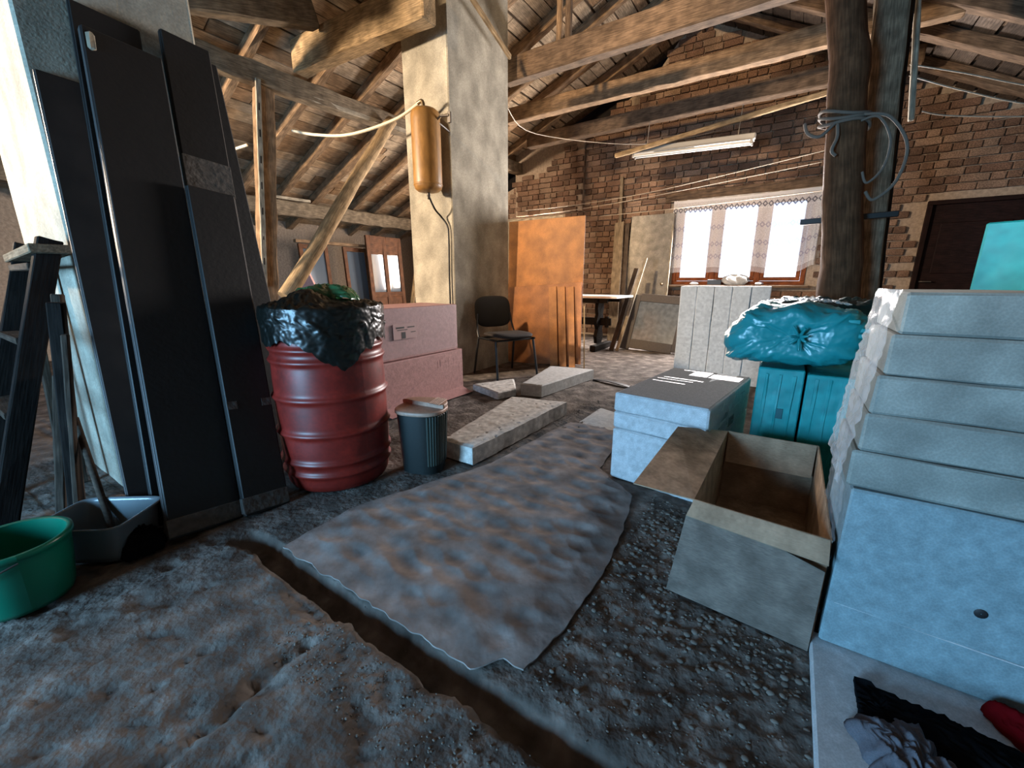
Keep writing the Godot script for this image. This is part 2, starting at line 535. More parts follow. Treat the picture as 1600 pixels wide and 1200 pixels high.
# a round log along x with an uneven girth
func log_mesh(L: float, r0: float, r1: float, sd: int) -> ArrayMesh:
	var n := fnl(sd, 1.2, 3)
	var segs := maxi(6, int(L * 8))
	var fn := func(u: float, v: float) -> Vector3:
		var x := L * (v - 0.5)
		var a := TAU * u
		var r := lerpf(r0, r1, v) * (1.0 + 0.12 * n.get_noise_3d(x * 1.5, cos(a), sin(a)))
		return Vector3(x, r * cos(a) + 0.25 * r0 * n.get_noise_1d(x), r * sin(a) + 0.25 * r0 * n.get_noise_1d(x + 90.0))
	var st := SurfaceTool.new()
	st.begin(Mesh.PRIMITIVE_TRIANGLES)
	sheet_into(st, 16, segs, fn)
	st.set_smooth_group(-1)
	for k in range(1, 15):
		for v in [0.0, 1.0]:
			var q := [fn.call(0.0, v), fn.call(k / 16.0, v), fn.call((k + 1) / 16.0, v)]
			if v == 0.0:
				q.reverse()
			for p in q:
				st.add_vertex(p)
	st.generate_normals()
	return st.commit()


func roof_y(x: float) -> float:
	return RIDGE_Y - (RIDGE_X - x) * SLOPE_L if x < RIDGE_X else RIDGE_Y - (x - RIDGE_X) * SLOPE_R


# ---------------------------------------------------------------- floor
func build_floor() -> void:
	var n1 := fnl(21, 0.9, 4)
	var n2 := fnl(22, 9.0, 3)
	var n3 := FastNoiseLite.new()
	n3.seed = 23
	n3.noise_type = FastNoiseLite.TYPE_CELLULAR
	n3.frequency = 34.0
	n3.cellular_return_type = FastNoiseLite.RETURN_DISTANCE
	n3.fractal_type = FastNoiseLite.FRACTAL_NONE
	var height := func(x: float, z: float) -> float:
		var y := -0.006 + 0.006 * n1.get_noise_2d(x, z) + 0.003 * n2.get_noise_2d(x, z)
		# the cast slab nearest the camera ends at a ragged edge; beside it a channel runs across the floor
		var edge := -0.592 + 0.018 * n2.get_noise_2d(x * 0.8, 3.0) + 0.012 * n1.get_noise_2d(x * 3.0, 9.0)
		var far := -0.668 + 0.014 * n2.get_noise_2d(x * 0.6, 30.0)
		if x > -1.76 and x < 1.3:
			var open := smoothstep(-1.76, -1.66, x)
			if z > edge - 0.02 and z < 1.0:
				y += 0.014 * smoothstep(edge - 0.012, edge + 0.01, z) * open
			if z < edge + 0.01 and z > far - 0.012:
				y -= 0.06 * smoothstep(edge + 0.01, edge - 0.012, z) * smoothstep(far - 0.012, far + 0.01, z) * open
			# crumbled rim of the near slab
			var rim := smoothstep(edge + 0.22, edge + 0.03, z) * smoothstep(edge - 0.02, edge + 0.02, z) * smoothstep(-1.35, -1.05, x)
			y += rim * (-0.006 - 0.011 * n3.get_noise_2d(x, z) + 0.004 * n2.get_noise_2d(x * 3.0, z * 3.0))
		# two scored lines in the near slab
		var c1 := -1.0 + 0.075 * (-0.3 - z) * -1.0 + 0.02 * n2.get_noise_2d(4.0, z * 0.5)
		y -= (0.022 + 0.02 * n2.get_noise_2d(x * 3.0, z * 3.0)) * exp(-pow((x - c1) / 0.017, 2.0)) * smoothstep(-0.52, -0.47, z)
		var c3 := -1.22 + 0.03 * n2.get_noise_2d(14.0, z * 0.6)
		y -= (0.008 + 0.016 * n2.get_noise_2d(x * 3.0, z * 2.0)) * exp(-pow((x - c3) / 0.014, 2.0)) * smoothstep(-0.42, -0.3, z)
		y -= 0.012 * smoothstep(0.15, 0.5, n1.get_noise_2d(x * 6.0 + 3.0, z * 6.0)) * smoothstep(-0.6, -0.55, z)
		var c2 := -0.79 + 0.4 * (z + 0.35) + 0.012 * n2.get_noise_2d(8.0, z * 0.5)
		y += 0.006 * exp(-pow((x - c2) / 0.01, 2.0)) * smoothstep(-0.54, -0.5, z)
		# rubble between the sheet and the boxes
		var rub := smoothstep(-0.5, -0.38, x) * smoothstep(0.6, 0.2, x) * smoothstep(-0.66, -0.74, z) * smoothstep(-2.1, -1.8, z)
		y += rub * (0.0 + 0.007 * n2.get_noise_2d(x * 1.6, z * 1.6) - 0.013 * n3.get_noise_2d(x, z))
		# dirt strip beside the white slabs
		var dirt := smoothstep(-1.38, -1.3, x) * smoothstep(-0.95, -1.15, x) * smoothstep(-1.7, -2.3, z) * smoothstep(-3.5, -3.0, z)
		y += dirt * (0.01 + 0.012 * n2.get_noise_2d(x, z))
		return y
	var xs := PackedFloat32Array()
	var zs := PackedFloat32Array()
	var x := -8.2
	while x < 4.7:
		xs.append(x)
		x += 0.014 if x > -2.4 and x < 0.55 else 0.25
	xs.append(4.7)
	var z := 3.4
	while z > -7.9:
		zs.append(z)
		z -= 0.014 if z < 0.15 and z > -2.2 else (0.03 if z <= -2.2 and z > -4.2 else 0.25)
	zs.append(-7.9)
	var st := SurfaceTool.new()
	st.begin(Mesh.PRIMITIVE_TRIANGLES)
	st.set_smooth_group(1)
	for zz in zs:
		for xx in xs:
			st.add_vertex(Vector3(xx, height.call(xx, zz), zz))
	var w := xs.size()
	for j in zs.size() - 1:
		for i in w - 1:
			var k := j * w + i
			for q in [k, k + w, k + w + 1, k, k + w + 1, k + 1]:
				st.add_index(q)
	st.generate_normals()
	var f := setting("floor")
	put("screed", st.commit(), mt.floor, f)
	put("slab", box(12.9, 0.2, 11.3, 0.01), mt.floor, f, at(-1.75, -0.29, -2.25))
	# loose gravel, past counting
	var lump := SphereMesh.new()
	lump.radius = 0.5
	lump.height = 0.8
	lump.radial_segments = 7
	lump.rings = 4
	var spots: Array[Transform3D] = []
	for i in 3000:
		var px := 0.0
		var pz := 0.0
		var s := rnd(0.0015, 0.0045)
		var kind := i % 10
		if i % 23 == 0:
			px = rnd(-0.42, -0.2); pz = rnd(-1.8, -1.25)
			s = rnd(0.006, 0.012)
		elif i % 23 == 1:
			px = rnd(-0.25, 0.15); pz = rnd(-1.24, -1.02)
			s = rnd(0.005, 0.011)
		elif kind < 6:
			px = rnd(-0.42, 0.17); pz = rnd(-1.85, -0.72)
			if rng.randf() < 0.14:
				s = rnd(0.005, 0.010)
		elif kind < 8:
			px = rnd(-1.1, -0.1); pz = rnd(-0.57, -0.4)
		elif kind == 8:
			px = rnd(-1.34, -1.1); pz = rnd(-3.3, -1.6)
			s = rnd(0.002, 0.007)
		else:
			px = rnd(-1.75, -0.1); pz = rnd(-1.0, 0.0)
			s = rnd(0.001, 0.003)
		if px > -0.19 and px < 0.19 and pz < -1.23:
			continue
		var b := Basis.from_euler(Vector3(rnd(-0.4, 0.4), rnd(0, TAU), rnd(-0.4, 0.4))).scaled(Vector3(1.0, rnd(0.45, 0.8), rnd(0.6, 1.0)) * s * 2.0)
		spots.append(Transform3D(b, Vector3(px, height.call(px, pz) + s * 0.1, pz)))
	var mm := MultiMesh.new()
	mm.transform_format = MultiMesh.TRANSFORM_3D
	mm.mesh = lump
	mm.instance_count = spots.size()
	for i in spots.size():
		mm.set_instance_transform(i, spots[i])
	var g := MultiMeshInstance3D.new()
	g.name = "gravel"
	g.multimesh = mm
	g.material_override = mt.stone
	tag(g, "loose grey gravel and crumbs scattered over the rough concrete floor", "gravel", "", "stuff")
	add_child(g)
	# a thin dusty sheet lying over the floor
	var left := [Vector2(-1.50, -0.69), Vector2(-1.53, -1.0), Vector2(-1.40, -1.38), Vector2(-1.28, -1.72), Vector2(-1.25, -2.3), Vector2(-1.22, -2.6)]
	var right := [Vector2(-0.45, -0.745), Vector2(-0.42, -1.02), Vector2(-0.43, -1.4), Vector2(-0.505, -1.8), Vector2(-0.75, -2.0), Vector2(-0.80, -2.6)]
	var big := fnl(31, 2.2, 2)
	var dent := FastNoiseLite.new()
	dent.seed = 32
	dent.noise_type = FastNoiseLite.TYPE_CELLULAR
	dent.frequency = 7.5
	dent.fractal_type = FastNoiseLite.FRACTAL_NONE
	var top := func(u: float, v: float) -> Vector3:
		var t := v * 4.999
		var i := int(t)
		var l: Vector2 = left[i].lerp(left[i + 1], t - i)
		var r: Vector2 = right[i].lerp(right[i + 1], t - i)
		var q := l.lerp(r, u)
		var near := pow(1.0 - v, 6.0)
		q.y += near * (0.018 + 0.055 * u) * smoothstep(0.94, 0.88, u) + 0.012 * big.get_noise_2d(u * 5.0, v * 6.0)
		q.x += 0.010 * big.get_noise_2d(u * 3.0 + 20.0, v * 5.0) * (1.0 if u > 0.5 else 0.6)
		var wav := big.get_noise_2d(q.x * 1.6 + q.y, q.y * 2.4)
		var pits: float = smoothstep(-0.9, -0.35, dent.get_noise_2d(q.x * 1.0, q.y * 1.6))
		var mid := smoothstep(0.0, 0.12, u) * smoothstep(1.0, 0.9, u) * smoothstep(0.0, 0.08, v)
		var y := 0.011 + mid * (0.009 + 0.006 * wav - 0.0095 * (1.0 - pits)) + (1.0 - mid) * 0.004 * wav
		return Vector3(q.x, y, q.y)
	var flip := func(u: float, v: float) -> Vector3: return top.call(u, 1.0 - v)
	var sh := put("floor_sheet", slab(110, 190, flip, 0.005), mt.mat)
	tag(sh, "thin dusty grey sheet lying wrinkled over the concrete in front of the red barrel", "sheet")


# ---------------------------------------------------------------- walls
func prism(points: PackedVector2Array, z0: float, depth: float, holes: Array, mat: Material, called: String, parent: Node) -> void:
	var c := CSGCombiner3D.new()
	c.name = called
	c.material_override = mat
	var p := CSGPolygon3D.new()
	p.name = "outline"
	p.polygon = points
	p.mode = CSGPolygon3D.MODE_DEPTH
	p.depth = depth
	c.add_child(p)
	for h in holes:
		var b := CSGBox3D.new()
		b.name = "opening"
		b.operation = CSGShape3D.OPERATION_SUBTRACTION
		b.size = Vector3(h.size.x, h.size.y, depth * 4.0)
		b.position = Vector3(h.get_center().x, h.get_center().y, 0)
		c.add_child(b, true)
	c.position = Vector3(0, 0, z0)
	parent.add_child(c)


func build_walls() -> void:
	var w1 := Rect2(-1.75, 0.95, 1.88, 1.30)
	var w2 := Rect2(-5.15, 1.0, 1.30, 1.25)
	var d1 := Rect2(1.29, -0.1, 0.95, 2.08)
	var outline := PackedVector2Array([Vector2(-8.1, -0.1), Vector2(4.6, -0.1), Vector2(4.6, roof_y(4.6) + 0.17), Vector2(RIDGE_X, RIDGE_Y + 0.17), Vector2(-8.1, roof_y(-8.1) + 0.17)])
	var back := setting("wall_back")
	# the brickwork stops short of the left rafters; an added dark panel backs the gap and shuts out sky light
	var gable := PackedVector2Array([Vector2(-8.1, -0.1), Vector2(4.6, -0.1), Vector2(4.6, roof_y(4.6) + 0.17), Vector2(RIDGE_X, RIDGE_Y + 0.17), Vector2(-1.9, roof_y(-1.9) + 0.17), Vector2(-2.3, roof_y(-2.3) - 0.16), Vector2(-3.4, roof_y(-3.4) - 0.30), Vector2(-3.5, roof_y(-3.5) - 0.42), Vector2(-5.3, roof_y(-5.3) - 0.34), Vector2(-5.5, roof_y(-5.5) + 0.17), Vector2(-8.1, roof_y(-8.1) + 0.17)])
	prism(gable, GABLE_Z - 0.02, 0.28, [w1, w2, d1], mt.mortar, "masonry", back)
	put("added_gap_backing", bar(4.4, 1.3, 0.03, 0.004), mt.black_wood, back, Transform3D(Basis(Vector3.BACK, atan(SLOPE_L)), Vector3(-3.75, roof_y(-3.75) - 0.42, GABLE_Z - 0.33)))
	brick_face(back, [w1.grow(0.01), w2.grow(0.01), d1.grow(0.02)])
	var front := setting("wall_front")
	prism(outline, 3.5, 0.25, [Rect2(-2.75, -0.1, 1.4, 2.1)], mt.mortar, "masonry", front)
	var l := setting("wall_left")
	put("masonry", box(0.25, 2.15, 11.4, 0.01), mt.mortar, l, at(-8.1, -0.05, -2.2))
	var r := setting("wall_right")
	put("masonry", box(0.25, 1.68, 11.4, 0.01), mt.mortar, r, at(4.6, -0.05, -2.2))
	var t := put("trim_1", bar(2.3, 0.15, 0.05, 0.006, 8, 0.006, 5), mt.beam_dark, self, at(-0.8, 2.335, GABLE_Z + 0.015))
	t.set_meta("kind", "structure")


# brickwork in courses of stretchers and headers; the bricks that show largest are parts, the others one piece of stuff
func brick_face(wall: Node3D, gaps: Array) -> void:
	var course := 0.093
	var variants := {}
	for kind in ["s", "h"]:
		for v in 3:
			variants["%s%d" % [kind, v]] = bar(0.248 if kind == "s" else 0.118, 0.081, 0.05, 0.006, 2, 0.007, 100 + v)
	var all := []
	var row := 0
	var y := 0.03
	while y < RIDGE_Y:
		var stretcher := row % 2 == 0
		var x := -5.6 + (0.0 if stretcher else -0.03)
		while x < 3.2:
			var kind := "s" if stretcher else "h"
			if rng.randf() < 0.12:
				kind = "h" if stretcher else "s"
			var len := 0.26 if kind == "s" else 0.13
			var c := Vector2(x + len / 2.0, y + course / 2.0)
			x += len
			var pick := "%s%d" % [kind, rng.randi() % 3]
			var mat := rng.randi() % 5
			var proud := rnd(-0.006, 0.006)
			var tilt := rnd(-0.02, 0.02)
			var half := len / 2.0
			# the courses stop short of the left rafters in ragged steps
			var short := -0.17
			if c.x < -2.15 and c.x > -5.4:
				short = (0.18 if c.x > -3.4 else 0.36) + 0.10 * sin(c.x * 7.0)
			if y + course > minf(roof_y(c.x - half), roof_y(c.x + half)) - short:
				continue
			var gone := false
			for g in gaps:
				if g.intersects(Rect2(c.x - half, y, len, course)):
					gone = true
			if gone:
				continue
			var out := 0.11 if c.x > -4.9 and c.x < -3.42 and y > 2.25 else 0.0
			var xf := Transform3D(Basis(Vector3.UP, tilt), Vector3(c.x, c.y, GABLE_Z + proud + out))
			var shown := c.x > -5.15 and c.x < 2.2 and (y > 2.2 or (y > 1.0 and c.x < -2.75) or (y > 1.1 and c.x > 0.7))
			all.append([pick, mat, xf, Vector3(c.x, c.y, GABLE_Z).distance_to(Vector3(0, 1, 0)) + (0.0 if shown else 100.0)])
		y += course
		row += 1
	all.sort_custom(func(a, b): return a[3] < b[3])
	var rest := []
	for i in mt.bricks.size():
		var st := SurfaceTool.new()
		st.begin(Mesh.PRIMITIVE_TRIANGLES)
		rest.append(st)
	for i in all.size():
		if i < 300:
			put("brick", variants[all[i][0]], mt.bricks[all[i][1]], wall, all[i][2])
		else:
			rest[all[i][1]].append_from(variants[all[i][0]], 0, all[i][2])
	var m := ArrayMesh.new()
	for i in rest.size():
		rest[i].set_material(mt.bricks[i])
		rest[i].commit(m)
	var o := put("brickwork", m, null, wall)
	o.set_meta("kind", "stuff")
	# the pier that stands proud of the gable on the left
	put("pier", box(1.46, 1.2, 0.1, 0.01), mt.mortar, wall, at(-4.16, 2.28, GABLE_Z + 0.035))


# ---------------------------------------------------------------- roof: rafters and sheathing boards
func build_roof() -> void:
	var roof := setting("ceiling")
	for side in [-1, 1]:
		var slope := SLOPE_L if side < 0 else SLOPE_R
		var down := Vector3(side, -slope, 0).normalized()
		var up := Vector3(side * slope, 1, 0).normalized()
		var ridge := Vector3(RIDGE_X, RIDGE_Y, 0)
		var reach := 7.2 if side < 0 else 7.0
		# rafters
		var zs := [0.2, -0.5, -1.25, -1.95, -2.6, -3.35, -3.95, -4.6, -5.25, -5.85, -6.5, -7.15] if side < 0 else [-1.2, -1.9, -2.5, -3.2, -3.9, -4.5, -5.15, -5.8, -6.42, -7.05]
		for i in zs.size():
			var z: float = zs[i] + rnd(-0.04, 0.04)
			var skew := rnd(-0.06, 0.06)
			var a := ridge + up * 0.06 + down * 0.05 + Vector3(0, 0, z)
			var b := ridge + up * 0.06 + down * reach + Vector3(0, 0, z + skew)
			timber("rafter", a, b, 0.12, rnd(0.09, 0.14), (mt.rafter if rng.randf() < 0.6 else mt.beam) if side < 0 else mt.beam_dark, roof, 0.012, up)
		# sheathing boards along the ridge direction, each a piece of its own
		var s := 0.06
		var row := 0
		while s < (7.0 if side < 0 else 5.2):
			var w := rnd(0.13, 0.21)
			var mid := s + w / 2.0
			s += w + rnd(0.006, 0.03)
			var z := -7.62
			var far := 0.15 if side < 0 else -0.9
			while z < far:
				var len := minf(rnd(1.6, 3.6), far - z)
				if len < 0.5:
					break
				var c := ridge + down * mid + up * (0.132 + rnd(0.0, 0.006))
				var xf := frame(Vector3(c.x, c.y, z), Vector3(c.x, c.y, z + len - 0.012), up)
				var m := bar(len - 0.012, 0.02, w, 0.003, 4, 0.005, rng.randi() % 999)
				put("plank", m, mt.planks[rng.randi() % 5] if side < 0 else mt.planks_shaded[rng.randi() % 3], roof, xf)
				z += len
			row += 1
		# the closed roof above the boards
		var zl := [[-7.9, 3.6]] if side > 0 else [[-7.9, 1.1], [2.3, 3.6]]
		for q in zl:
			var c := ridge + up * 0.2 + down * (reach / 2.0)
			put("roof_deck", bar(q[1] - q[0], 0.08, reach + 0.3, 0.01), mt.beam_dark, roof, frame(Vector3(c.x, c.y, q[0]), Vector3(c.x, c.y, q[1]), up))
		if side < 0:
			for q in [[0.0, 4.75], [5.85, 7.25]]:
				var c: Vector3 = ridge + up * 0.2 + down * ((q[0] + q[1]) / 2.0)
				put("roof_deck", bar(1.2, 0.08, q[1] - q[0], 0.01), mt.beam_dark, roof, frame(Vector3(c.x, c.y, 1.1), Vector3(c.x, c.y, 2.3), up))
	put("ridge_board", bar(11.4, 0.16, 0.04, 0.004, 10, 0.006, 3), mt.beam_dark, roof, frame(Vector3(RIDGE_X, RIDGE_Y + 0.04, -7.6), Vector3(RIDGE_X, RIDGE_Y + 0.04, 3.4)))


func build_timbers() -> void:
	var o: Node
	o = timber("purlin", Vector3(-4.78, 2.95, 0.3), Vector3(-4.78, 3.13, -7.5), 0.19, 0.15, mt.beam_grey, self, 0.02)
	tag(o, "long squared purlin with chipped whitish edges on top of the left post", "beam")
	put("pale_edge", bar(2.3, 0.05, 0.012, 0.003, 16, 0.012, 77), mt.white_lath, o, Transform3D(Basis.IDENTITY, Vector3(0.55, -0.06, 0.074)))
	o = timber("eave_beam", Vector3(-7.06, 2.12, 0.3), Vector3(-7.06, 2.19, -7.5), 0.22, 0.16, mt.beam_grey, self, 0.025)
	tag(o, "weathered grey eave beam low down under the left roof slope", "beam")
	var p := thing("timber_post", "rough timber post under the left purlin with a pale slotted strip on its edge", "post")
	timber("post", Vector3(-4.72, 0, -2.25), Vector3(-4.78, 2.91, -2.62), 0.16, 0.15, mt.beam, p, 0.012, Vector3.BACK)
	var strip := timber("edge_strip", Vector3(-4.63, 0.95, -2.285), Vector3(-4.69, 2.95, -2.525), 0.05, 0.02, mt.white_lath, p, 0.004, Vector3.BACK)
	for i in 7:
		put("slot", box(0.07, 0.012, 0.004, 0.001), mt.black_gap, strip, Transform3D(Basis.IDENTITY, Vector3(-0.75 + i * 0.25, -0.006, 0.0095)))
	o = put("brace", log_mesh(2.75, 0.085, 0.07, 41), mt.beam_pale, self, frame(Vector3(-4.53, 0.82, -2.42), Vector3(-4.60, 3.02, -4.14)))
	tag(o, "round peeled log brace slanting from the left post up to the purlin", "brace")
	o = timber("tie_beam", Vector3(-4.72, 3.30, -3.0), Vector3(-2.88, 3.30, -3.08), 0.30, 0.17, mt.beam_pale, self, 0.014)
	tag(o, "thick pale beam running from the left purlin to the front of the chimney", "beam")
	o = timber("slanting_beam", Vector3(-4.2, 3.07, -1.5), Vector3(-4.2, 3.50, -2.86), 0.25, 0.13, mt.beam_grey, self, 0.012)
	tag(o, "grey hewn beam slanting up to the thick pale beam above the dark boards", "beam")
	o = timber("tie_beam", Vector3(-3.15, 3.38, -4.64), Vector3(1.0, 3.38, -4.64), 0.25, 0.14, mt.beam_dark, self, 0.008)
	tag(o, "nearest of the three dark tie beams right of the chimney, with a king strut on it", "beam")
	o = timber("tie_beam", Vector3(-3.95, 3.41, -5.83), Vector3(0.95, 3.40, -5.83), 0.20, 0.14, mt.beam, self, 0.012)
	tag(o, "middle one of the three tie beams right of the chimney, lit along its lower edge", "beam")
	o = timber("tie_beam", Vector3(-4.15, 3.34, -6.8), Vector3(0.85, 3.38, -6.8), 0.20, 0.15, mt.beam_dark, self, 0.012)
	tag(o, "farthest of the three dark tie beams, just in front of the gable bricks", "beam")
	var k := thing("king_strut", "short upright strut of two dark laths on the nearest tie beam", "strut")
	timber("lath", Vector3(-2.46, 3.48, -4.64), Vector3(-2.46, 4.2, -4.64), 0.05, 0.06, mt.beam, k, 0.004, Vector3.BACK)
	timber("lath", Vector3(-2.36, 3.48, -4.66), Vector3(-2.36, 4.24, -4.66), 0.07, 0.06, mt.beam_dark, k, 0.004, Vector3.BACK)
	o = timber("lath", Vector3(-2.80, 3.52, -3.55), Vector3(-2.80, 3.29, -4.2), 0.05, 0.03, mt.beam_pale, self, 0.003)
	o = tag(o, "thin pale lath slanting across the dark side of the chimney near the roof", "lath")
	o = timber("slanting_lath", Vector3(-2.5, 2.84, -6.6), Vector3(0.1, 3.15, -6.62), 0.06, 0.05, mt.beam_pale, self, 0.004)
	tag(o, "thin pale lath rising behind the tube lamp towards the round post", "lath")
	# the round post on the right with its rope
	var rp := thing("round_post", "thick dark round post standing right of the window with rope tied round it", "post")
	put("log", log_mesh(3.45, 0.15, 0.115, 43), mt.post_dark, rp, frame(Vector3(0.46, 0.0, -4.42), Vector3(0.0, 3.4, -4.40)))
	var ro := thing("rope", "grey rope wound round the dark round post with a loose loop hanging", "rope")
	for i in 3:
		var c := Vector3(0.165 - 0.004 * i, 2.17 + 0.035 * i, -4.42)
		var ring := PackedVector3Array()
		for j in 25:
			var a := TAU * j / 24.0
			ring.append(c + Vector3(cos(a) * 0.16, 0.02 * sin(a * 2.0 + i) - 0.025 * cos(a), sin(a) * 0.16))
		put("coil", tube(ring, 0.012, 7), mt.rope, ro)
	put("tail", tube(smooth_path([Vector3(0.10, 2.16, -4.27), Vector3(0.02, 2.08, -4.25), Vector3(-0.06, 2.12, -4.27), Vector3(-0.09, 2.2, -4.3)]), 0.012, 7), mt.rope, ro)
	put("tail", tube(smooth_path([Vector3(0.12, 2.15, -4.27), Vector3(0.13, 2.06, -4.25), Vector3(0.11, 1.97, -4.24), Vector3(0.14, 1.93, -4.25)]), 0.012, 7), mt.rope, ro)
	put("loop", tube(smooth_path([Vector3(0.26, 2.16, -4.3), Vector3(0.36, 2.16, -4.28), Vector3(0.45, 2.0, -4.29), Vector3(0.44, 1.82, -4.3), Vector3(0.36, 1.72, -4.28), Vector3(0.32, 1.8, -4.28)]), 0.009, 7), mt.rope, ro)
	put("loop", tube(smooth_path([Vector3(0.27, 2.2, -4.3), Vector3(0.42, 2.15, -4.28), Vector3(0.55, 1.95, -4.3), Vector3(0.53, 1.72, -4.3), Vector3(0.42, 1.6, -4.3), Vector3(0.36, 1.66, -4.28)]), 0.011, 7), mt.rope, ro)
	o = timber("board_post", Vector3(0.58, 0, -4.75), Vector3(0.33, 3.3, -4.75), 0.21, 0.06, mt.beam_grey, self, 0.008, Vector3.RIGHT)
	tag(o, "wide grey-brown board standing upright close behind the dark round post", "post")
	o = timber("leaning_strut", Vector3(0.62, 0.9, -4.86), Vector3(0.44, 3.36, -4.86), 0.06, 0.07, mt.black_wood, self, 0.004, Vector3.RIGHT)
	tag(o, "thin black strut slanting down beside the wide board behind the round post", "strut")
	o = timber("short_lath", Vector3(0.63, 2.28, -4.98), Vector3(0.51, 3.22, -4.98), 0.04, 0.05, mt.white_lath, self, 0.004, Vector3.RIGHT)
	tag(o, "short pale lath hanging under the right rafters beside the black strut", "lath")
	o = stick("iron_bracket", Vector3(-0.02, 1.5, -4.58), Vector3(0.62, 1.52, -4.58), 0.045, 0.03, mt.black_metal)
	tag(o, "dark iron bar fixed across behind the round post at window height", "bracket")


# ---------------------------------------------------------------- the two chimneys
func build_chimneys() -> void:
	var c := put("chimney_column", box(0.60, 4.3, 1.0, 0.012, 0.003, 51, 12), mt.plaster, self, at(-3.23, -0.02, -3.85))
	tag(c, "plastered square chimney in the middle of the attic behind the water heater", "chimney", "", "structure")
	var d := put("chimney_column", box(0.88, 4.05, 0.62, 0.014, 0.004, 52, 12), mt.plaster, self, at(-3.04, -0.02, -0.81))
	tag(d, "plastered chimney at the left behind the leaning dark boards", "chimney", "", "structure")
	# the ochre water heater and its pipes
	var b := thing("water_heater", "ochre cylindrical water heater hanging on the chimney with a pipe below", "water heater", Vector3(-3.04, 1.83, -3.14))
	put("tank", lathe([Vector2(0.001, 0.72), Vector2(0.05, 0.718), Vector2(0.10, 0.705), Vector2(0.125, 0.685), Vector2(0.135, 0.655), Vector2(0.135, 0.60), Vector2(0.135, 0.4), Vector2(0.135, 0.2), Vector2(0.135, 0.07), Vector2(0.134, 0.06), Vector2(0.125, 0.03), Vector2(0.10, 0.01), Vector2(0.05, 0.0), Vector2(0.001, 0.0)], 48), mt.ochre, b)
	put("seam", lathe([Vector2(0.134, 0.075), Vector2(0.1385, 0.07), Vector2(0.1385, 0.062), Vector2(0.134, 0.057)], 48), mt.ochre, b)
	put("inlet_elbow", tube(smooth_path([Vector3(-0.02, 0.70, 0.0), Vector3(-0.02, 0.76, 0.0), Vector3(-0.04, 0.785, 0.0), Vector3(-0.09, 0.775, 0.0)]), 0.017, 10), mt.brass, b)
	put("wall_bracket", tube(PackedVector3Array([Vector3(0.11, 0.56, -0.2), Vector3(0.11, 0.60, -0.02), Vector3(0.17, 0.63, -0.02), Vector3(0.24, 0.63, -0.05)]), 0.011, 8), mt.steel, b)
	put("bracket_plate", box(0.035, 0.09, 0.02, 0.003), mt.steel, b, at(0.24, 0.57, -0.06))
	put("valve", lathe([Vector2(0.001, 0.02), Vector2(0.016, 0.018), Vector2(0.016, -0.03), Vector2(0.011, -0.035), Vector2(0.011, -0.06), Vector2(0.001, -0.06)], 12), mt.steel, b)
	put("drain_pipe", tube(smooth_path([Vector3(0, -0.03, 0.0), Vector3(0.0, -0.14, -0.08), Vector3(0.005, -0.2, -0.16), Vector3(0.06, -0.29, -0.185), Vector3(0.07, -0.42, -0.187), Vector3(0.06, -0.8, -0.187), Vector3(0.06, -1.3, -0.187), Vector3(0.055, -1.8, -0.187)]), 0.009, 8), mt.black_pipe, b)
	var h := put("hose", tube(smooth_path([Vector3(-3.125, 2.6, -3.14), Vector3(-3.4, 2.50, -3.08), Vector3(-3.9, 2.43, -2.95), Vector3(-4.4, 2.50, -2.9), Vector3(-4.62, 2.545, -2.78)]), 0.014, 10), mt.white_pipe)
	tag(h, "white plastic hose curving from the top of the water heater to the left post", "hose")
	var h2 := put("white_stick", tube(PackedVector3Array([Vector3(-4.86, 2.36, -2.42), Vector3(-5.3, 2.22, -2.15)]), 0.014, 8), mt.white_pipe)
	tag(h2, "end of a white pipe showing left of the slotted strip on the post", "pipe")


# ---------------------------------------------------------------- windows and doors
func wframe(parent: Node, called: String, x0: float, x1: float, y0: float, y1: float, z: float, w: float, d: float, m: Material) -> void:
	for q in [[x0, x1, y0, true], [x0, x1, y1, true], [y0, y1, x0, false], [y0, y1, x1, false]]:
		if q[3]:
			var y: float = q[2] + (w / 2 if q[2] == y0 else -w / 2)
			stick(called, Vector3(q[0], y, z), Vector3(q[1], y, z), w, d, m, parent)
		else:
			var x: float = q[2] + (w / 2 if q[2] == x0 else -w / 2)
			stick(called, Vector3(x, q[0] + w, z), Vector3(x, q[1] - w, z), w, d, m, parent, Vector3.RIGHT)


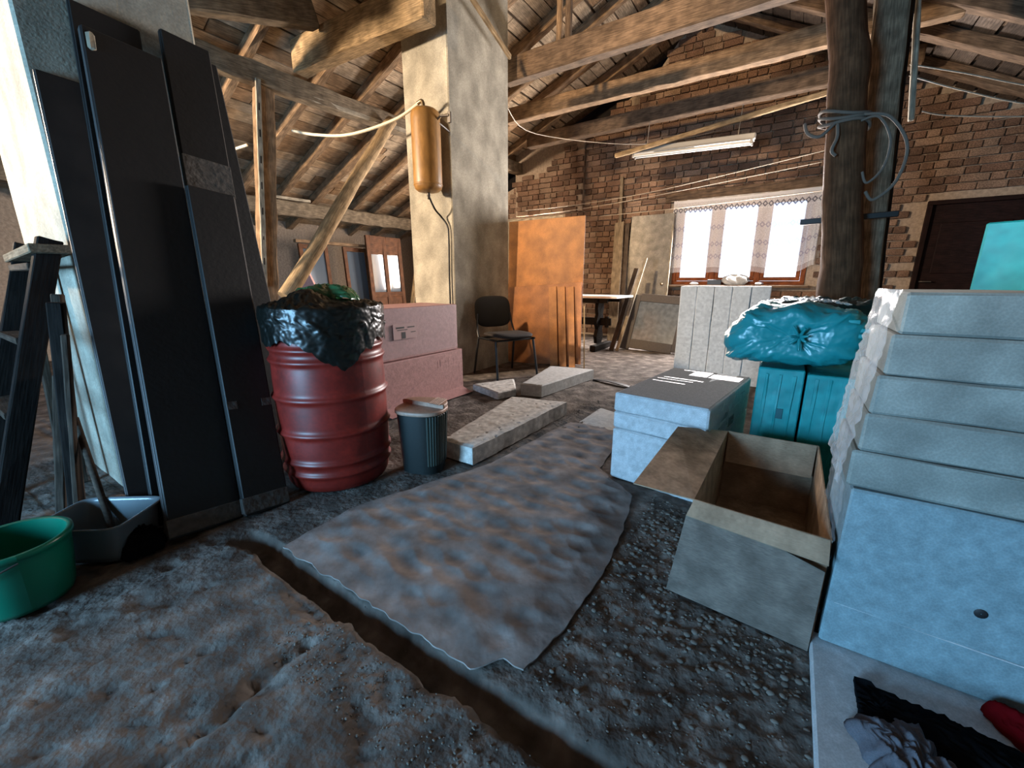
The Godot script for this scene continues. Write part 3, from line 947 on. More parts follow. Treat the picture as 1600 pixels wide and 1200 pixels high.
func build_windows() -> void:
	var win := setting("window_1")
	var z := GABLE_Z - 0.06
	wframe(win, "window_frame", -1.75, 0.13, 0.95, 2.25, z, 0.06, 0.12, mt.frame)
	for x in [-1.13, -0.49]:
		stick("mullion", Vector3(x, 1.01, z), Vector3(x, 2.19, z), 0.08, 0.11, mt.frame, win, Vector3.RIGHT)
	for q in [[-1.69, -1.17], [-1.09, -0.53], [-0.45, 0.07]]:
		wframe(win, "sash_frame", q[0] + 0.002, q[1] - 0.002, 1.012, 2.188, z + 0.02, 0.055, 0.05, mt.frame)
		put("pane", box(q[1] - q[0] - 0.1, 1.07, 0.004, 0.001), mt.glass, win, at((q[0] + q[1]) / 2.0, 1.065, z + 0.02))
	put("window_sill", box(2.0, 0.035, 0.2, 0.006), mt.beam_dark, win, at(-0.81, 0.912, GABLE_Z + 0.09))
	# lace curtain hung on a wire
	var cur := thing("lace_curtain", "white lace curtain with a row of diamonds hanging across the gable window", "curtain")
	var img := Image.create(512, 384, false, Image.FORMAT_RGBA8)
	var n := fnl(61, 0.09, 2)
	for py in 384:
		for px in 512:
			var a := 0.60 + 0.2 * n.get_noise_2d(px * 2.0, py * 2.0)
			var k := 1.0
			# diamonds in rows, a border of eyelets at the hem
			for row in [[52, 1.0], [150, 0.55], [236, 0.55], [300, 0.4]]:
				var dx := absf(fposmod(px, 19.0) - 9.5)
				var dy: float = absf(py - row[0])
				var dd := absf(dx + dy * 0.62 - 7.0)
				if dd < 2.4:
					a = maxf(a, 0.97 * row[1])
					k = 0.4 if row[1] > 0.9 else 0.8  # thread colour darkened to stand for thick lace seen against bright sky
				if absf(dy - 17.0) < 1.5 and (px % 7) < 4:
					a = maxf(a, 0.8 * row[1])
			if py > 356:
				a = 0.55 if (px / 3 + py / 3) % 2 == 0 else 0.2
			if py < 16:
				a = 0.75
			img.set_pixel(px, py, Color(k, k, k * 1.08 if k < 0.9 else 1.0, a))
	var lm := StandardMaterial3D.new()
	lm.albedo_texture = ImageTexture.create_from_image(img)
	lm.albedo_color = Color(0.95, 0.94, 0.94)
	lm.transparency = BaseMaterial3D.TRANSPARENCY_ALPHA
	lm.roughness = 0.9
	lm.backlight_enabled = true
	lm.backlight = Color(0.7, 0.7, 0.7)
	lm.cull_mode = BaseMaterial3D.CULL_DISABLED
	var st := SurfaceTool.new()
	st.begin(Mesh.PRIMITIVE_TRIANGLES)
	st.set_smooth_group(1)
	var nx := 150
	var ny := 20
	for j in ny + 1:
		for i in nx + 1:
			var u := float(i) / nx
			var v := float(j) / ny
			var gather := smoothstep(0.06, 0.0, u) + smoothstep(0.94, 1.0, u) * 0.6
			var fold := 0.010 * sin(u * 70.0 + 2.0 * sin(v * 3.0)) + 0.022 * gather * sin(u * 330.0)
			var hem := 1.13 + 0.02 * sin(u * 23.0) + 0.12 * smoothstep(0.9, 1.0, u) - 0.0
			st.set_uv(Vector2(u * 1.0, v))
			st.add_vertex(Vector3(lerpf(-1.80, 0.20, u) + 0.02 * v * sin(u * 9.0), lerpf(2.275, hem, v), GABLE_Z + 0.07 + fold * (0.4 + v)))
	for j in ny:
		for i in nx:
			var k := j * (nx + 1) + i
			for q in [k, k + 1, k + nx + 2, k, k + nx + 2, k + nx + 1]:
				st.add_index(q)
	st.generate_normals()
	put("lace", st.commit(), lm, cur)
	put("curtain_wire", tube(PackedVector3Array([Vector3(-1.84, 2.272, GABLE_Z + 0.07), Vector3(-0.8, 2.262, GABLE_Z + 0.07), Vector3(0.24, 2.282, GABLE_Z + 0.07)]), 0.005, 6), mt.wire, cur)
	for x in [-1.84, 0.24]:
		put("hook", tube(PackedVector3Array([Vector3(x, 2.277, GABLE_Z + 0.07), Vector3(x, 2.277, GABLE_Z + 0.0)]), 0.006, 6), mt.steel, cur)

	var w2 := setting("window_2")
	wframe(w2, "window_frame", -5.15, -3.85, 1.0, 2.25, z, 0.06, 0.1, mt.white_lath)
	stick("mullion", Vector3(-4.66, 1.06, z), Vector3(-4.66, 2.19, z), 0.07, 0.09, mt.white_lath, w2, Vector3.RIGHT)
	for q in [[-5.09, -4.7], [-4.62, -3.91]]:
		put("pane", box(q[1] - q[0], 1.13, 0.004, 0.001), mt.glass, w2, at((q[0] + q[1]) / 2.0, 1.06, z))

	# the roof window on the left, out of the picture, that lets in the warm light
	var w3 := setting("window_3")
	var down := Vector3(-1, -SLOPE_L, 0).normalized()
	var up := Vector3(-SLOPE_L, 1, 0).normalized()
	for s in [4.78, 5.82]:
		var c: Vector3 = Vector3(RIDGE_X, RIDGE_Y, 0) + down * s + up * 0.2
		stick("window_frame", Vector3(c.x, c.y, 1.12), Vector3(c.x, c.y, 2.28), 0.1, 0.06, mt.frame, w3, up)
	for zz in [1.15, 2.25]:
		var c: Vector3 = Vector3(RIDGE_X, RIDGE_Y, 0) + up * 0.2 + Vector3(0, 0, zz)
		stick("window_frame", c + down * 4.82, c + down * 5.78, 0.1, 0.06, mt.frame, w3, up)
	var pc := Vector3(RIDGE_X, RIDGE_Y, 1.7) + up * 0.22 + down * 5.3
	put("pane", bar(0.96, 0.004, 1.04, 0.001), mt.glass, w3, frame(pc - down * 0.48, pc + down * 0.48, up))

	var d1 := setting("door_1")
	put("door_leaf", box(0.91, 1.93, 0.05, 0.005), mt.door_dark, d1, at(1.765, 0.01, GABLE_Z - 0.05))
	wframe(d1, "door_frame", 1.29, 2.24, -0.05, 1.985, GABLE_Z - 0.02, 0.05, 0.1, mt.door_dark)
	for y in [0.25, 1.1]:
		put("door_panel", box(0.62, 0.62, 0.02, 0.008), mt.door_dark, d1, at(1.765, y, GABLE_Z - 0.02))
	put("door_handle", tube(smooth_path([Vector3(1.38, 1.0, GABLE_Z - 0.03), Vector3(1.38, 1.0, GABLE_Z + 0.03), Vector3(1.48, 1.0, GABLE_Z + 0.035)], 4), 0.009, 8), mt.steel, d1)
	var d2 := setting("door_2")
	for x in [-2.73, -1.37]:
		stick("door_frame", Vector3(x, 0, 3.4), Vector3(x, 1.98, 3.4), 0.05, 0.2, mt.frame, d2, Vector3.RIGHT)
	stick("door_frame", Vector3(-2.75, 1.97, 3.4), Vector3(-1.35, 1.97, 3.4), 0.05, 0.2, mt.frame, d2)


# ---------------------------------------------------------------- things by the gable wall and under the left eave
func leaf(called: String, foot: Vector3, head: Vector3, w: float, thick: float, m: Material, parent: Node, across := Vector3.RIGHT, jit := 0.0) -> MeshInstance3D:
	# an upright board: its length runs foot to head, its width lies roughly along «across»
	var x := (head - foot).normalized()
	var z := (across - x * across.dot(x)).normalized()
	return put(called, bar(foot.distance_to(head), thick, w, minf(0.004, thick * 0.3), 6 if jit > 0.0 else 1, jit, rng.randi() % 999), m, parent, Transform3D(Basis(x, z.cross(x), z), (foot + head) / 2.0))


func build_far_things() -> void:
	var t := thing("trestle_table", "white topped table on dark turned trestles in front of the gable bricks", "table", Vector3(-2.05, 0, -5.98))
	put("table_top", box(1.35, 0.03, 0.72, 0.006), mt.white_board, t, at(-0.62, 0.77, 0.0))
	put("apron", box(1.1, 0.07, 0.03, 0.004), mt.table_dark, t, at(-0.66, 0.70, 0.25))
	put("apron", box(1.1, 0.07, 0.03, 0.004), mt.table_dark, t, at(-0.66, 0.70, -0.25))
	for x in [-0.28, -1.05]:
		put("foot", box(0.09, 0.09, 0.66, 0.012), mt.table_dark, t, at(x, 0.0, 0.0))
		put("cross_bar", box(0.07, 0.06, 0.6, 0.01), mt.table_dark, t, at(x, 0.70, 0.0))
		var pr := [Vector2(-0.09, 0.09), Vector2(-0.13, 0.2), Vector2(-0.08, 0.3), Vector2(-0.15, 0.42), Vector2(-0.09, 0.52), Vector2(-0.12, 0.62), Vector2(-0.1, 0.70), Vector2(0.1, 0.70), Vector2(0.12, 0.62), Vector2(0.09, 0.52), Vector2(0.15, 0.42), Vector2(0.08, 0.3), Vector2(0.13, 0.2), Vector2(0.09, 0.09)]
		var c := CSGPolygon3D.new()
		c.name = numbered("leg", t)
		c.polygon = PackedVector2Array(pr)
		c.mode = CSGPolygon3D.MODE_DEPTH
		c.depth = 0.05
		c.material_override = mt.table_dark
		c.rotation.y = PI / 2
		c.position = Vector3(x - 0.025, 0, 0)
		t.add_child(c, true)
	put("stretcher", box(1.05, 0.11, 0.035, 0.005), mt.table_dark, t, at(-0.665, 0.36, 0.0))
	put("wedge", box(0.05, 0.16, 0.05, 0.006), mt.table_dark, t, at(-0.20, 0.33, 0.0))
	var o: Node
	# boards standing by the bricks left of the window
	o = leaf("narrow_plank", Vector3(-2.50, 0, -6.92), Vector3(-2.66, 2.0, -7.42), 0.16, 0.03, mt.beam_grey, self, Vector3.RIGHT, 0.01)
	tag(o, "grey worn plank leaning on the gable wall behind the table end", "plank")
	o = leaf("narrow_plank", Vector3(-2.39, 0, -7.0), Vector3(-2.53, 1.98, -7.46), 0.08, 0.03, mt.old_wood, self, Vector3.RIGHT, 0.006)
	tag(o, "dark narrow plank leaning on the gable wall between the grey plank and the white door", "plank")
	o = leaf("batten", Vector3(-2.60, 0.0, -7.40), Vector3(-2.70, 2.75, -7.52), 0.05, 0.04, mt.beam_grey, self, Vector3.RIGHT, 0.004)
	tag(o, "tallest batten standing upright against the bricks behind the table", "batten")
	var d := thing("white_door", "off-white door leaf leaning on the wall just left of the lace curtain", "door leaf", Vector3(-2.1, 0, -7.28))
	leaf("panel", Vector3(0, 0.3, 0), Vector3(0, 2.08, -0.16), 0.70, 0.035, mt.panel_white, d)
	leaf("lower_panel", Vector3(0.12, 0, 0.03), Vector3(0.12, 0.3, 0.0), 0.46, 0.035, mt.panel_white, d)
	put("knob", lathe([Vector2(0.001, 0.03), Vector2(0.018, 0.026), Vector2(0.022, 0.012), Vector2(0.014, 0.0), Vector2(0.001, 0.0)], 14), mt.brass, d, Transform3D(Basis(Vector3.RIGHT, PI / 2), Vector3(0.27, 0.96, 0.0)))
	leaf("edge_batten", Vector3(0.36, 0.0, 0.03), Vector3(0.345, 1.9, -0.12), 0.03, 0.02, mt.white_lath, d)
	var g := thing("glazed_panel", "grey framed panel with a dull pane leaning below the window", "panel", Vector3(-1.66, 0, -6.20))
	var f0 := Vector3(0, 0, 0)
	var f1 := Vector3(0.06, 0.80, -0.30)
	leaf("stile", f0 + Vector3(-0.38, 0, 0), f1 + Vector3(-0.38, 0, 0), 0.14, 0.035, mt.panel_grey, g)
	leaf("stile", f0 + Vector3(0.38, 0, 0), f1 + Vector3(0.38, 0, 0), 0.14, 0.035, mt.panel_grey, g)
	leaf("rail", f0, f1 * 0.16, 0.62, 0.035, mt.panel_grey, g)
	leaf("rail", f1 * 0.86, f1, 0.62, 0.035, mt.panel_grey, g)
	leaf("pane", f1 * 0.16, f1 * 0.86, 0.62, 0.012, mt.pane_grey, g)
	o = leaf("slat", Vector3(-2.05, 0, -5.91), Vector3(-1.97, 1.36, -6.77), 0.05, 0.02, mt.white_lath, self, Vector3.RIGHT)
	tag(o, "pale slat leaning between the table and the glazed panel, bright along one edge", "slat")
	o = leaf("slat", Vector3(-2.14, 0, -5.92), Vector3(-2.08, 1.2, -6.68), 0.07, 0.02, mt.old_wood, self, Vector3.RIGHT)
	tag(o, "brownish slat leaning beside the pale slat at the right end of the table", "slat")
	# things on the window sill
	var bag := sheet(24, 14, func(u: float, v: float) -> Vector3:
		var a := -TAU * u
		var r := sin(PI * v) * (1.0 + 0.22 * sin(a * 5.0 + v * 9.0) + 0.12 * sin(a * 9.0 - v * 14.0))
		return Vector3(0.17 * r * cos(a), 0.085 + 0.09 * cos(PI * v), 0.06 * r * sin(a)))
	o = put("paper_bag", bag, mt.eps_dusty, self, at(-0.76, 0.94, GABLE_Z + 0.12))
	tag(o, "crumpled whitish paper bag standing on the window sill", "bag")
	o = put("small_box", box(0.20, 0.085, 0.07, 0.005), mt.tape, self, at(-1.06, 0.948, GABLE_Z + 0.12, 0.1))
	tag(o, "small dark box lying on the sill left of the paper bag", "box")
	var lump := sheet(16, 10, func(u: float, v: float) -> Vector3:
		var a := -TAU * u
		var r := sin(PI * v) * (1.0 + 0.15 * sin(a * 4.0))
		return Vector3(0.07 * r * cos(a), 0.022 + 0.024 * cos(PI * v), 0.04 * r * sin(a)))
	o = put("rag", lump, mt.eps, self, at(-1.36, 0.947, GABLE_Z + 0.13))
	tag(o, "little white crumpled rag on the left end of the window sill", "rag")
	o = put("rag", lump, mt.eps, self, at(-0.43, 0.947, GABLE_Z + 0.13, 1.0))
	tag(o, "little white crumpled rag on the sill right of the paper bag", "rag")
	# brown sheets standing behind the chimney
	var hb := thing("hardboard_sheet", "tall orange-brown hardboard sheet standing behind the chimney", "board", Vector3(-2.55, 0, -4.56))
	leaf("sheet", Vector3(0, 0, 0), Vector3(-0.06, 1.74, -0.13), 0.98, 0.008, mt.hardboard, hb, Vector3(0.985, 0, -0.17))
	var hb2 := thing("hardboard_sheet", "lower brown hardboard sheet leaning in front of the tall orange one", "board", Vector3(-2.50, 0, -4.44))
	leaf("sheet", Vector3(0, 0, 0), Vector3(-0.085, 0.96, -0.13), 1.02, 0.008, mt.hardboard_shaded, hb2, Vector3(0.99, 0, -0.12))
	for i in 3:
		var x := 0.13 + i * 0.115
		o = leaf("hardboard_strip", Vector3(-2.44 + x, 0, -4.405 - x * 0.12), Vector3(-2.56 + x, 0.94, -4.545 - x * 0.12), 0.10 - i * 0.012, 0.006, mt.hardboard, self, Vector3(0.99, 0, -0.12))
		tag(o, ["widest of the narrow brown strips leaning on the lower hardboard sheet", "middle of the narrow brown strips leaning on the lower hardboard sheet", "narrowest brown strip at the right edge of the lower hardboard sheet"][i], "board strip")
	o = leaf("thin_lath", Vector3(-1.93, 0, -4.46), Vector3(-2.03, 0.72, -4.62), 0.014, 0.014, mt.beam_pale, self)
	tag(o, "thin pale lath standing at the right edge of the brown hardboard", "lath")
	# tube lamp hung under the far tie beam
	var l := thing("tube_lamp", "unlit twin fluorescent tube lamp hung in front of the gable wall", "lamp", Vector3(-1.47, 2.83, -6.72))
	l.rotation = Vector3(0, 0, -0.04)
	put("housing", box(1.62, 0.07, 0.09, 0.01), mt.lamp_white, l, at(0, 0, 0))
	put("reflector", box(1.60, 0.012, 0.15, 0.004), mt.lamp_white, l, at(0, -0.012, 0))
	for zz in [-0.05, 0.05]:
		put("tube", tube(PackedVector3Array([Vector3(-0.76, -0.04, zz), Vector3(0.76, -0.04, zz)]), 0.017, 12), mt.tube_white, l)
		for x in [-0.775, 0.775]:
			put("socket", box(0.025, 0.07, 0.035, 0.004), mt.lamp_white, l, at(x, -0.065, zz))
	put("cover_strip", box(0.55, 0.02, 0.06, 0.004), mt.lamp_white, l, at(-0.2, -0.032, 0.0))
	for x in [-0.6, 0.6]:
		put("hanger", tube(PackedVector3Array([Vector3(x, 0.05, 0), Vector3(x, 0.44, -0.02)]), 0.004, 6), mt.wire, l)
	# old sashes stored under the left eave
	var s := thing("window_sash", "pair of old reddish wooden window sashes with dull panes under the left eave", "window sash", Vector3(-6.86, 0, -4.62))
	s.rotation.y = 0.0
	for k in 2:
		var z0 := -0.27 + (0.56 if k == 0 else -0.28)
		for e in [[z0 - 0.23, z0 - 0.23], [z0 + 0.23, z0 + 0.23]]:
			stick("stile", Vector3(0, 0.0, e[0]), Vector3(-0.12, 1.62, e[0]), 0.07, 0.045, mt.sash, s, Vector3.BACK)
		for y in [0.04, 0.5, 1.58]:
			stick("rail", Vector3(-y * 0.074, y, z0 - 0.2), Vector3(-y * 0.074, y, z0 + 0.2), 0.07, 0.045, mt.sash, s)
		leaf("pane", Vector3(-0.04, 0.54, z0), Vector3(-0.113, 1.54, z0), 0.40, 0.006, mt.sash_glass, s, Vector3.BACK)
	stick("ledge", Vector3(-0.125, 1.66, -0.95), Vector3(-0.125, 1.66, 0.6), 0.05, 0.08, mt.beam, s)
	var s2 := thing("glazed_door", "old orange-brown glazed door leaf standing under the eave beside the sashes", "door leaf", Vector3(-6.72, 0, -5.72))
	for e in [-0.38, 0.0, 0.38]:
		stick("stile", Vector3(0, 0.0, e), Vector3(-0.1, 1.85, e), 0.09, 0.045, mt.sash, s2, Vector3.BACK)
	for q in [[0.06, 0.10], [0.75, 0.1], [1.68, 0.34]]:
		for zz in [-0.19, 0.19]:
			stick("rail", Vector3(-q[0] * 0.054, q[0], zz - 0.15), Vector3(-q[0] * 0.054, q[0], zz + 0.15), q[1], 0.04, mt.sash, s2)
	for zz in [-0.19, 0.19]:
		leaf("pane", Vector3(-0.044, 0.8, zz), Vector3(-0.082, 1.52, zz), 0.30, 0.006, mt.sash_glass, s2, Vector3.BACK)
		leaf("lower_panel", Vector3(-0.006, 0.1, zz), Vector3(-0.037, 0.70, zz), 0.30, 0.02, mt.sash, s2, Vector3.BACK)
	var sticks := [[-5.55, -5.05, 1.75, 0.32], [-5.30, -5.12, 1.28, 0.2], [-5.18, -5.0, 1.0, 0.1], [-5.08, -4.96, 1.02, 0.06]]
	var said := ["tallest of the pale timber offcuts leaning left of the chimney", "second tallest pale offcut leaning left of the chimney", "short narrow whitish offcut standing left of the chimney", "short whitish offcut standing closest to the chimney's left edge"]
	for i in 4:
		var q: Array = sticks[i]
		o = leaf("offcut", Vector3(q[0], 0, q[1]), Vector3(q[0] + q[3], q[2], q[1] - 0.12), 0.06 + 0.02 * (i % 2), 0.035, mt.beam_pale if i < 2 else mt.white_lath, self, Vector3(0.83, 0, -0.55), 0.004)
		tag(o, said[i], "timber offcut")
	o = stick("white_batten", Vector3(-6.9, 2.285, -3.75), Vector3(-6.95, 2.305, -4.35), 0.04, 0.05, mt.white_lath)
	tag(o, "short white-painted batten lying on top of the eave beam", "batten")
	o = put("pink_sheet", sheet_of(0.05, [Vector2(0, 0), Vector2(0.9, 0), Vector2(0.42, 1.16), Vector2(0.3, 1.16)]), mt.eps_pink, self, Transform3D(Basis(Vector3.UP, 0.5), Vector3(-6.6, 0, -3.55)))
	tag(o, "pointed pale pink foam offcut standing behind the barrel bag", "foam offcut")


func sheet_of(thick: float, outline: Array) -> ArrayMesh:
	var st := SurfaceTool.new()
	st.begin(Mesh.PRIMITIVE_TRIANGLES)
	st.set_smooth_group(-1)
	var n := outline.size()
	for i in n:
		var a: Vector2 = outline[i]
		var b: Vector2 = outline[(i + 1) % n]
		quad(st, Vector3(b.x, b.y, thick / 2), Vector3(b.x, b.y, -thick / 2), Vector3(a.x, a.y, -thick / 2), Vector3(a.x, a.y, thick / 2))
	for i in range(1, n - 1):
		for q in [outline[0], outline[i + 1], outline[i]]:
			st.add_vertex(Vector3(q.x, q.y, thick / 2))
		for q in [outline[0], outline[i], outline[i + 1]]:
			st.add_vertex(Vector3(q.x, q.y, -thick / 2))
	st.generate_normals()
	return st.commit()


# ---------------------------------------------------------------- barrel, bin, chair, slabs on the floor
func build_middle_things() -> void:
	var b := thing("plastic_barrel", "large dark red plastic barrel with moulded ribs beside the dark boards", "barrel", Vector3(-1.90, 0, -1.2))
	var p := [Vector2(0.001, 0.80), Vector2(0.2, 0.80), Vector2(0.235, 0.80)]
	var ribs := [0.70, 0.645, 0.47, 0.30, 0.155, 0.095]
	for i in 101:
		var y := 0.795 - 0.785 * i / 100.0
		var r := 0.262 - 0.02 * pow(absf(y - 0.4) / 0.4, 3.0)
		for q in ribs:
			r += 0.013 * exp(-pow((y - q) / 0.012, 2.0))
		if y < 0.03:
			r -= 0.012 * (0.03 - y) / 0.03
		p.append(Vector2(r, y))
	p.append(Vector2(0.2, 0.006))
	p.append(Vector2(0.001, 0.006))
	put("body", lathe(p, 72), mt.barrel, b)
	put("rim", lathe([Vector2(0.235, 0.815), Vector2(0.25, 0.818), Vector2(0.258, 0.81), Vector2(0.258, 0.78), Vector2(0.25, 0.775)], 72), mt.barrel, b)
	var n := fnl(71, 1.6, 3)
	var bag := sheet(110, 46, func(u: float, v: float) -> Vector3:
		var a := -TAU * u
		var c := Vector2(cos(a), sin(a))
		var drop := 0.10 + 0.05 * n.get_noise_2d(c.x * 1.5, c.y * 1.5) + 0.12 * exp(-pow((wrapf(a - 0.35, -PI, PI)) / 0.4, 2.0))
		var crinkle := 0.016 * n.get_noise_3d(c.x * 3.0, v * 5.0, c.y * 3.0) + 0.008 * n.get_noise_3d(c.x * 9.0, v * 9.0, c.y * 9.0)
		if v < 0.55:
			var t := v / 0.55
			var r := 0.27 * pow(t, 0.8)
			var lift := 0.055 * smoothstep(0.6, 0.0, (c * r - Vector2(0.02, 0.1)).length() / 0.25)
			return Vector3(c.x * r, 0.912 + lift - 0.018 * t * t + crinkle * 1.2 * (0.3 + t), c.y * r)
		var t2 := (v - 0.55) / 0.45
		var rr := 0.267 + 0.012 * sin(PI * minf(t2 * 1.3, 1.0)) + crinkle
		rr = maxf(rr, 0.279)
		return Vector3(c.x * rr, lerpf(0.895, 0.83 - drop, t2) + crinkle * 0.6, c.y * rr))
	var o: Node
	var bb := thing("plastic_bag", "black crumpled plastic bag pulled over the top of the red barrel", "bag", Vector3(-1.90, 0, -1.2))
	put("skin", bag, mt.black_bag, bb)
	var tuft := sheet(40, 18, func(u: float, v: float) -> Vector3:
		var a := -TAU * u
		var r := 0.13 * sin(PI * 0.5 * v) * (1.0 + 0.25 * sin(a * 5.0 + 2.0) + 0.15 * sin(a * 11.0))
		return Vector3(r * cos(a) * 1.2, 0.985 - 0.07 * v * v + 0.016 * sin(a * 7.0) * v + 0.012 * n.get_noise_2d(u * 30.0, v * 8.0), r * sin(a)))
	o = put("green_film", tuft, mt.green_bag, bb, at(-0.05, 0, -0.06))
	o.set_meta("label", "greenish translucent film bunched on top")

	var w := thing("pedal_bin", "small dark waste bin with ribbed side and beige lid beside the barrel", "waste bin", Vector3(-1.575, 0, -1.5), 0.35)
	var oval := func(u: float, r: float) -> Vector2:
		var a := -TAU * u
		var c := cos(a)
		var s := sin(a)
		return Vector2(signf(c) * pow(absf(c), 0.75) * 0.115, signf(s) * pow(absf(s), 0.75) * 0.10) * r
	put("body", sheet(64, 8, func(u: float, v: float) -> Vector3:
		var q: Vector2 = oval.call(u, 0.86 + 0.14 * (1.0 - v))
		return Vector3(q.x, 0.33 * (1.0 - v), q.y)), mt.bin, w)
	for i in 12:
		var a := -0.55 + i * 0.145
		var u := -a / TAU
		var q: Vector2 = oval.call(fposmod(u, 1.0), 1.0)
		var q2: Vector2 = oval.call(fposmod(u, 1.0), 0.88)
		put("rib", bar(0.28, 0.012, 0.011, 0.003), mt.bin_rib, w, frame(Vector3(q2.x, 0.045, q2.y), Vector3(q.x, 0.325, q.y), Vector3(q.x, 0, q.y).normalized()))
	put("lid", sheet(64, 8, func(u: float, v: float) -> Vector3:
		var r: float = [0.0, 0.5, 1.0, 1.055, 1.07, 1.07, 1.06, 1.03, 0.95][int(round(v * 8))]
		var y: float = [0.350, 0.350, 0.350, 0.348, 0.344, 0.334, 0.330, 0.328, 0.328][int(round(v * 8))]
		var q: Vector2 = oval.call(u, r)
		return Vector3(q.x, y, q.y)), mt.bin_lid, w)
	put("lid_flap", sheet(64, 8, func(u: float, v: float) -> Vector3:
		var r: float = [0.0, 0.5, 0.98, 1.04, 1.06, 1.06, 1.06, 1.05, 1.04][int(round(v * 8))]
		var y: float = [0.372, 0.372, 0.372, 0.370, 0.366, 0.360, 0.356, 0.352, 0.349][int(round(v * 8))]
		var q: Vector2 = oval.call(u, r)
		return Vector3(q.x, y, minf(q.y, -0.012 + 0.25 * q.x))), mt.bin_lid, w)
	for i in 6:
		put("lid_rib", bar(0.11, 0.007, 0.006, 0.002), mt.bin_lid, w, frame(Vector3(0.045 + i * 0.011, 0.374, -0.085 + i * 0.006), Vector3(0.045 + i * 0.011, 0.374, -0.002 + i * 0.002)))
	w.scale = Vector3(1.1, 1.0, 1.1)

	# office chair with black pads, facing right
	var c := thing("chair", "black padded metal chair standing beside the chimney facing right", "chair", Vector3(-2.52, 0, -3.69), -0.40)
	put("seat", sheet_pad(0.46, 0.45, 0.05), mt.seat_dusty, c, at(0.04, 0.42, 0))
	var back := sheet_pad(0.34, 0.46, 0.045)
	put("backrest", back, mt.seat, c, Transform3D(Basis(Vector3.BACK, PI / 2 + 0.12), Vector3(-0.235, 0.68, 0)))
	for s in [-1.0, 1.0]:
		var z: float = s * 0.235
		put("leg", tube(PackedVector3Array([Vector3(0.235, 0.0, z * 1.08), Vector3(0.17, 0.41, z)]), 0.0125, 10), mt.black_metal, c)
		put("leg", tube(PackedVector3Array([Vector3(-0.265, 0.0, z * 1.08), Vector3(-0.19, 0.41, z)]), 0.0125, 10), mt.black_metal, c)
		put("side_rail", tube(PackedVector3Array([Vector3(-0.19, 0.41, z), Vector3(0.2, 0.41, z)]), 0.012, 10), mt.black_metal, c)
		put("back_support", tube(smooth_path([Vector3(-0.17, 0.40, z), Vector3(-0.20, 0.46, z), Vector3(-0.235, 0.56, z * 0.95), Vector3(-0.25, 0.66, z * 0.9)], 4), 0.011, 8), mt.black_metal, c)
	for x in [-0.17, 0.17]:
		put("cross_rail", tube(PackedVector3Array([Vector3(x, 0.405, -0.235), Vector3(x, 0.405, 0.235)]), 0.011, 8), mt.black_metal, c)

	# white foam slabs lying on the floor
	foam_slab("foam_slab", "large chipped dirty white foam slab lying on the floor beside the bin", [Vector2(-1.585, -1.66), Vector2(-1.355, -1.655), Vector2(-1.325, -2.76), Vector2(-1.76, -2.66)], 0.012, 0.10, mt.eps_dirty, 81, 0.010)
	foam_slab("foam_slab", "cleaner white foam slab lying on the floor in front of the chair", [Vector2(-1.93, -3.06), Vector2(-1.735, -3.10), Vector2(-1.63, -4.02), Vector2(-2.10, -3.93)], 0.008, 0.10, mt.eps_dusty, 82, 0.003)
	foam_slab("foam_slab", "thin broken dirty foam slab on the floor between chair and pink packs", [Vector2(-2.02, -2.83), Vector2(-1.96, -3.03), Vector2(-2.20, -3.36), Vector2(-2.40, -2.96)], 0.006, 0.055, mt.eps_dirty, 83, 0.009)
	o = put("film_scrap", slab(16, 10, func(u: float, v: float) -> Vector3:
		return Vector3(-1.16 + 0.26 * u, 0.012 + 0.012 * sin(u * 5.0) * sin(v * 3.0), -3.05 + 0.42 * v + 0.1 * u), 0.003), mt.eps_dusty)
	tag(o, "pale scrap of packing film on the floor left of the white pack", "film")
	o = put("dark_strip", slab(16, 3, func(u: float, v: float) -> Vector3:
		return Vector3(-1.62 + 0.42 * u, 0.006 + 0.012 * sin(u * PI), -4.04 + 0.06 * v + 0.12 * u), 0.006), mt.tape)
	tag(o, "black strip curling on the floor past the end of the clean foam slab", "strip")


# a rounded upholstered pad, wx along x and wz along z, lying flat with its base at y = 0
func sheet_pad(wx: float, wz: float, thick: float) -> ArrayMesh:
	return sheet(44, 14, func(u: float, v: float) -> Vector3:
		var a := -TAU * u
		var c := cos(a)
		var s := sin(a)
		var t := PI * v
		var r := pow(sin(t), 0.35) if sin(t) > 0.0 else 0.0
		return Vector3(signf(c) * pow(absf(c), 0.55) * wx * 0.5 * r, thick * 0.5 + thick * 0.5 * cos(t) + 0.012 * pow(s, 2.0) * r, signf(s) * pow(absf(s), 0.55) * wz * 0.5 * r))


func foam_slab(called: String, label: String, q: Array, y0: float, thick: float, m: Material, sd: int, rough: float) -> void:
	var n := fnl(sd, 7.0, 3)
	var pit := FastNoiseLite.new()
	pit.seed = sd
	pit.noise_type = FastNoiseLite.TYPE_CELLULAR
	pit.frequency = 11.0
	pit.fractal_type = FastNoiseLite.FRACTAL_NONE
	var fn := func(u: float, v: float) -> Vector3:
		var near: Vector2 = q[0].lerp(q[1], u)
		var far: Vector2 = q[3].lerp(q[2], u)
		var p := far.lerp(near, v)
		var edge := minf(minf(u, 1.0 - u) * 5.0, minf(v, 1.0 - v) * 10.0)
		p += Vector2(n.get_noise_2d(p.y * 0.5, 1.0), n.get_noise_2d(p.x * 0.5, 40.0)) * rough * 0.7
		var dip := smoothstep(-0.86, -1.0, pit.get_noise_2d(p.x, p.y)) * smoothstep(-0.1, 0.25, n.get_noise_2d(p.x * 0.4 + 7.0, p.y * 0.4))
		return Vector3(p.x, y0 + thick - rough * (0.9 * dip + 0.35 * n.get_noise_2d(p.x, p.y)) - 0.008 * smoothstep(0.25, 0.0, edge), p.y)
	var o := put(called, slab(60, 120, fn, thick), m)
	tag(o, label, "foam slab")


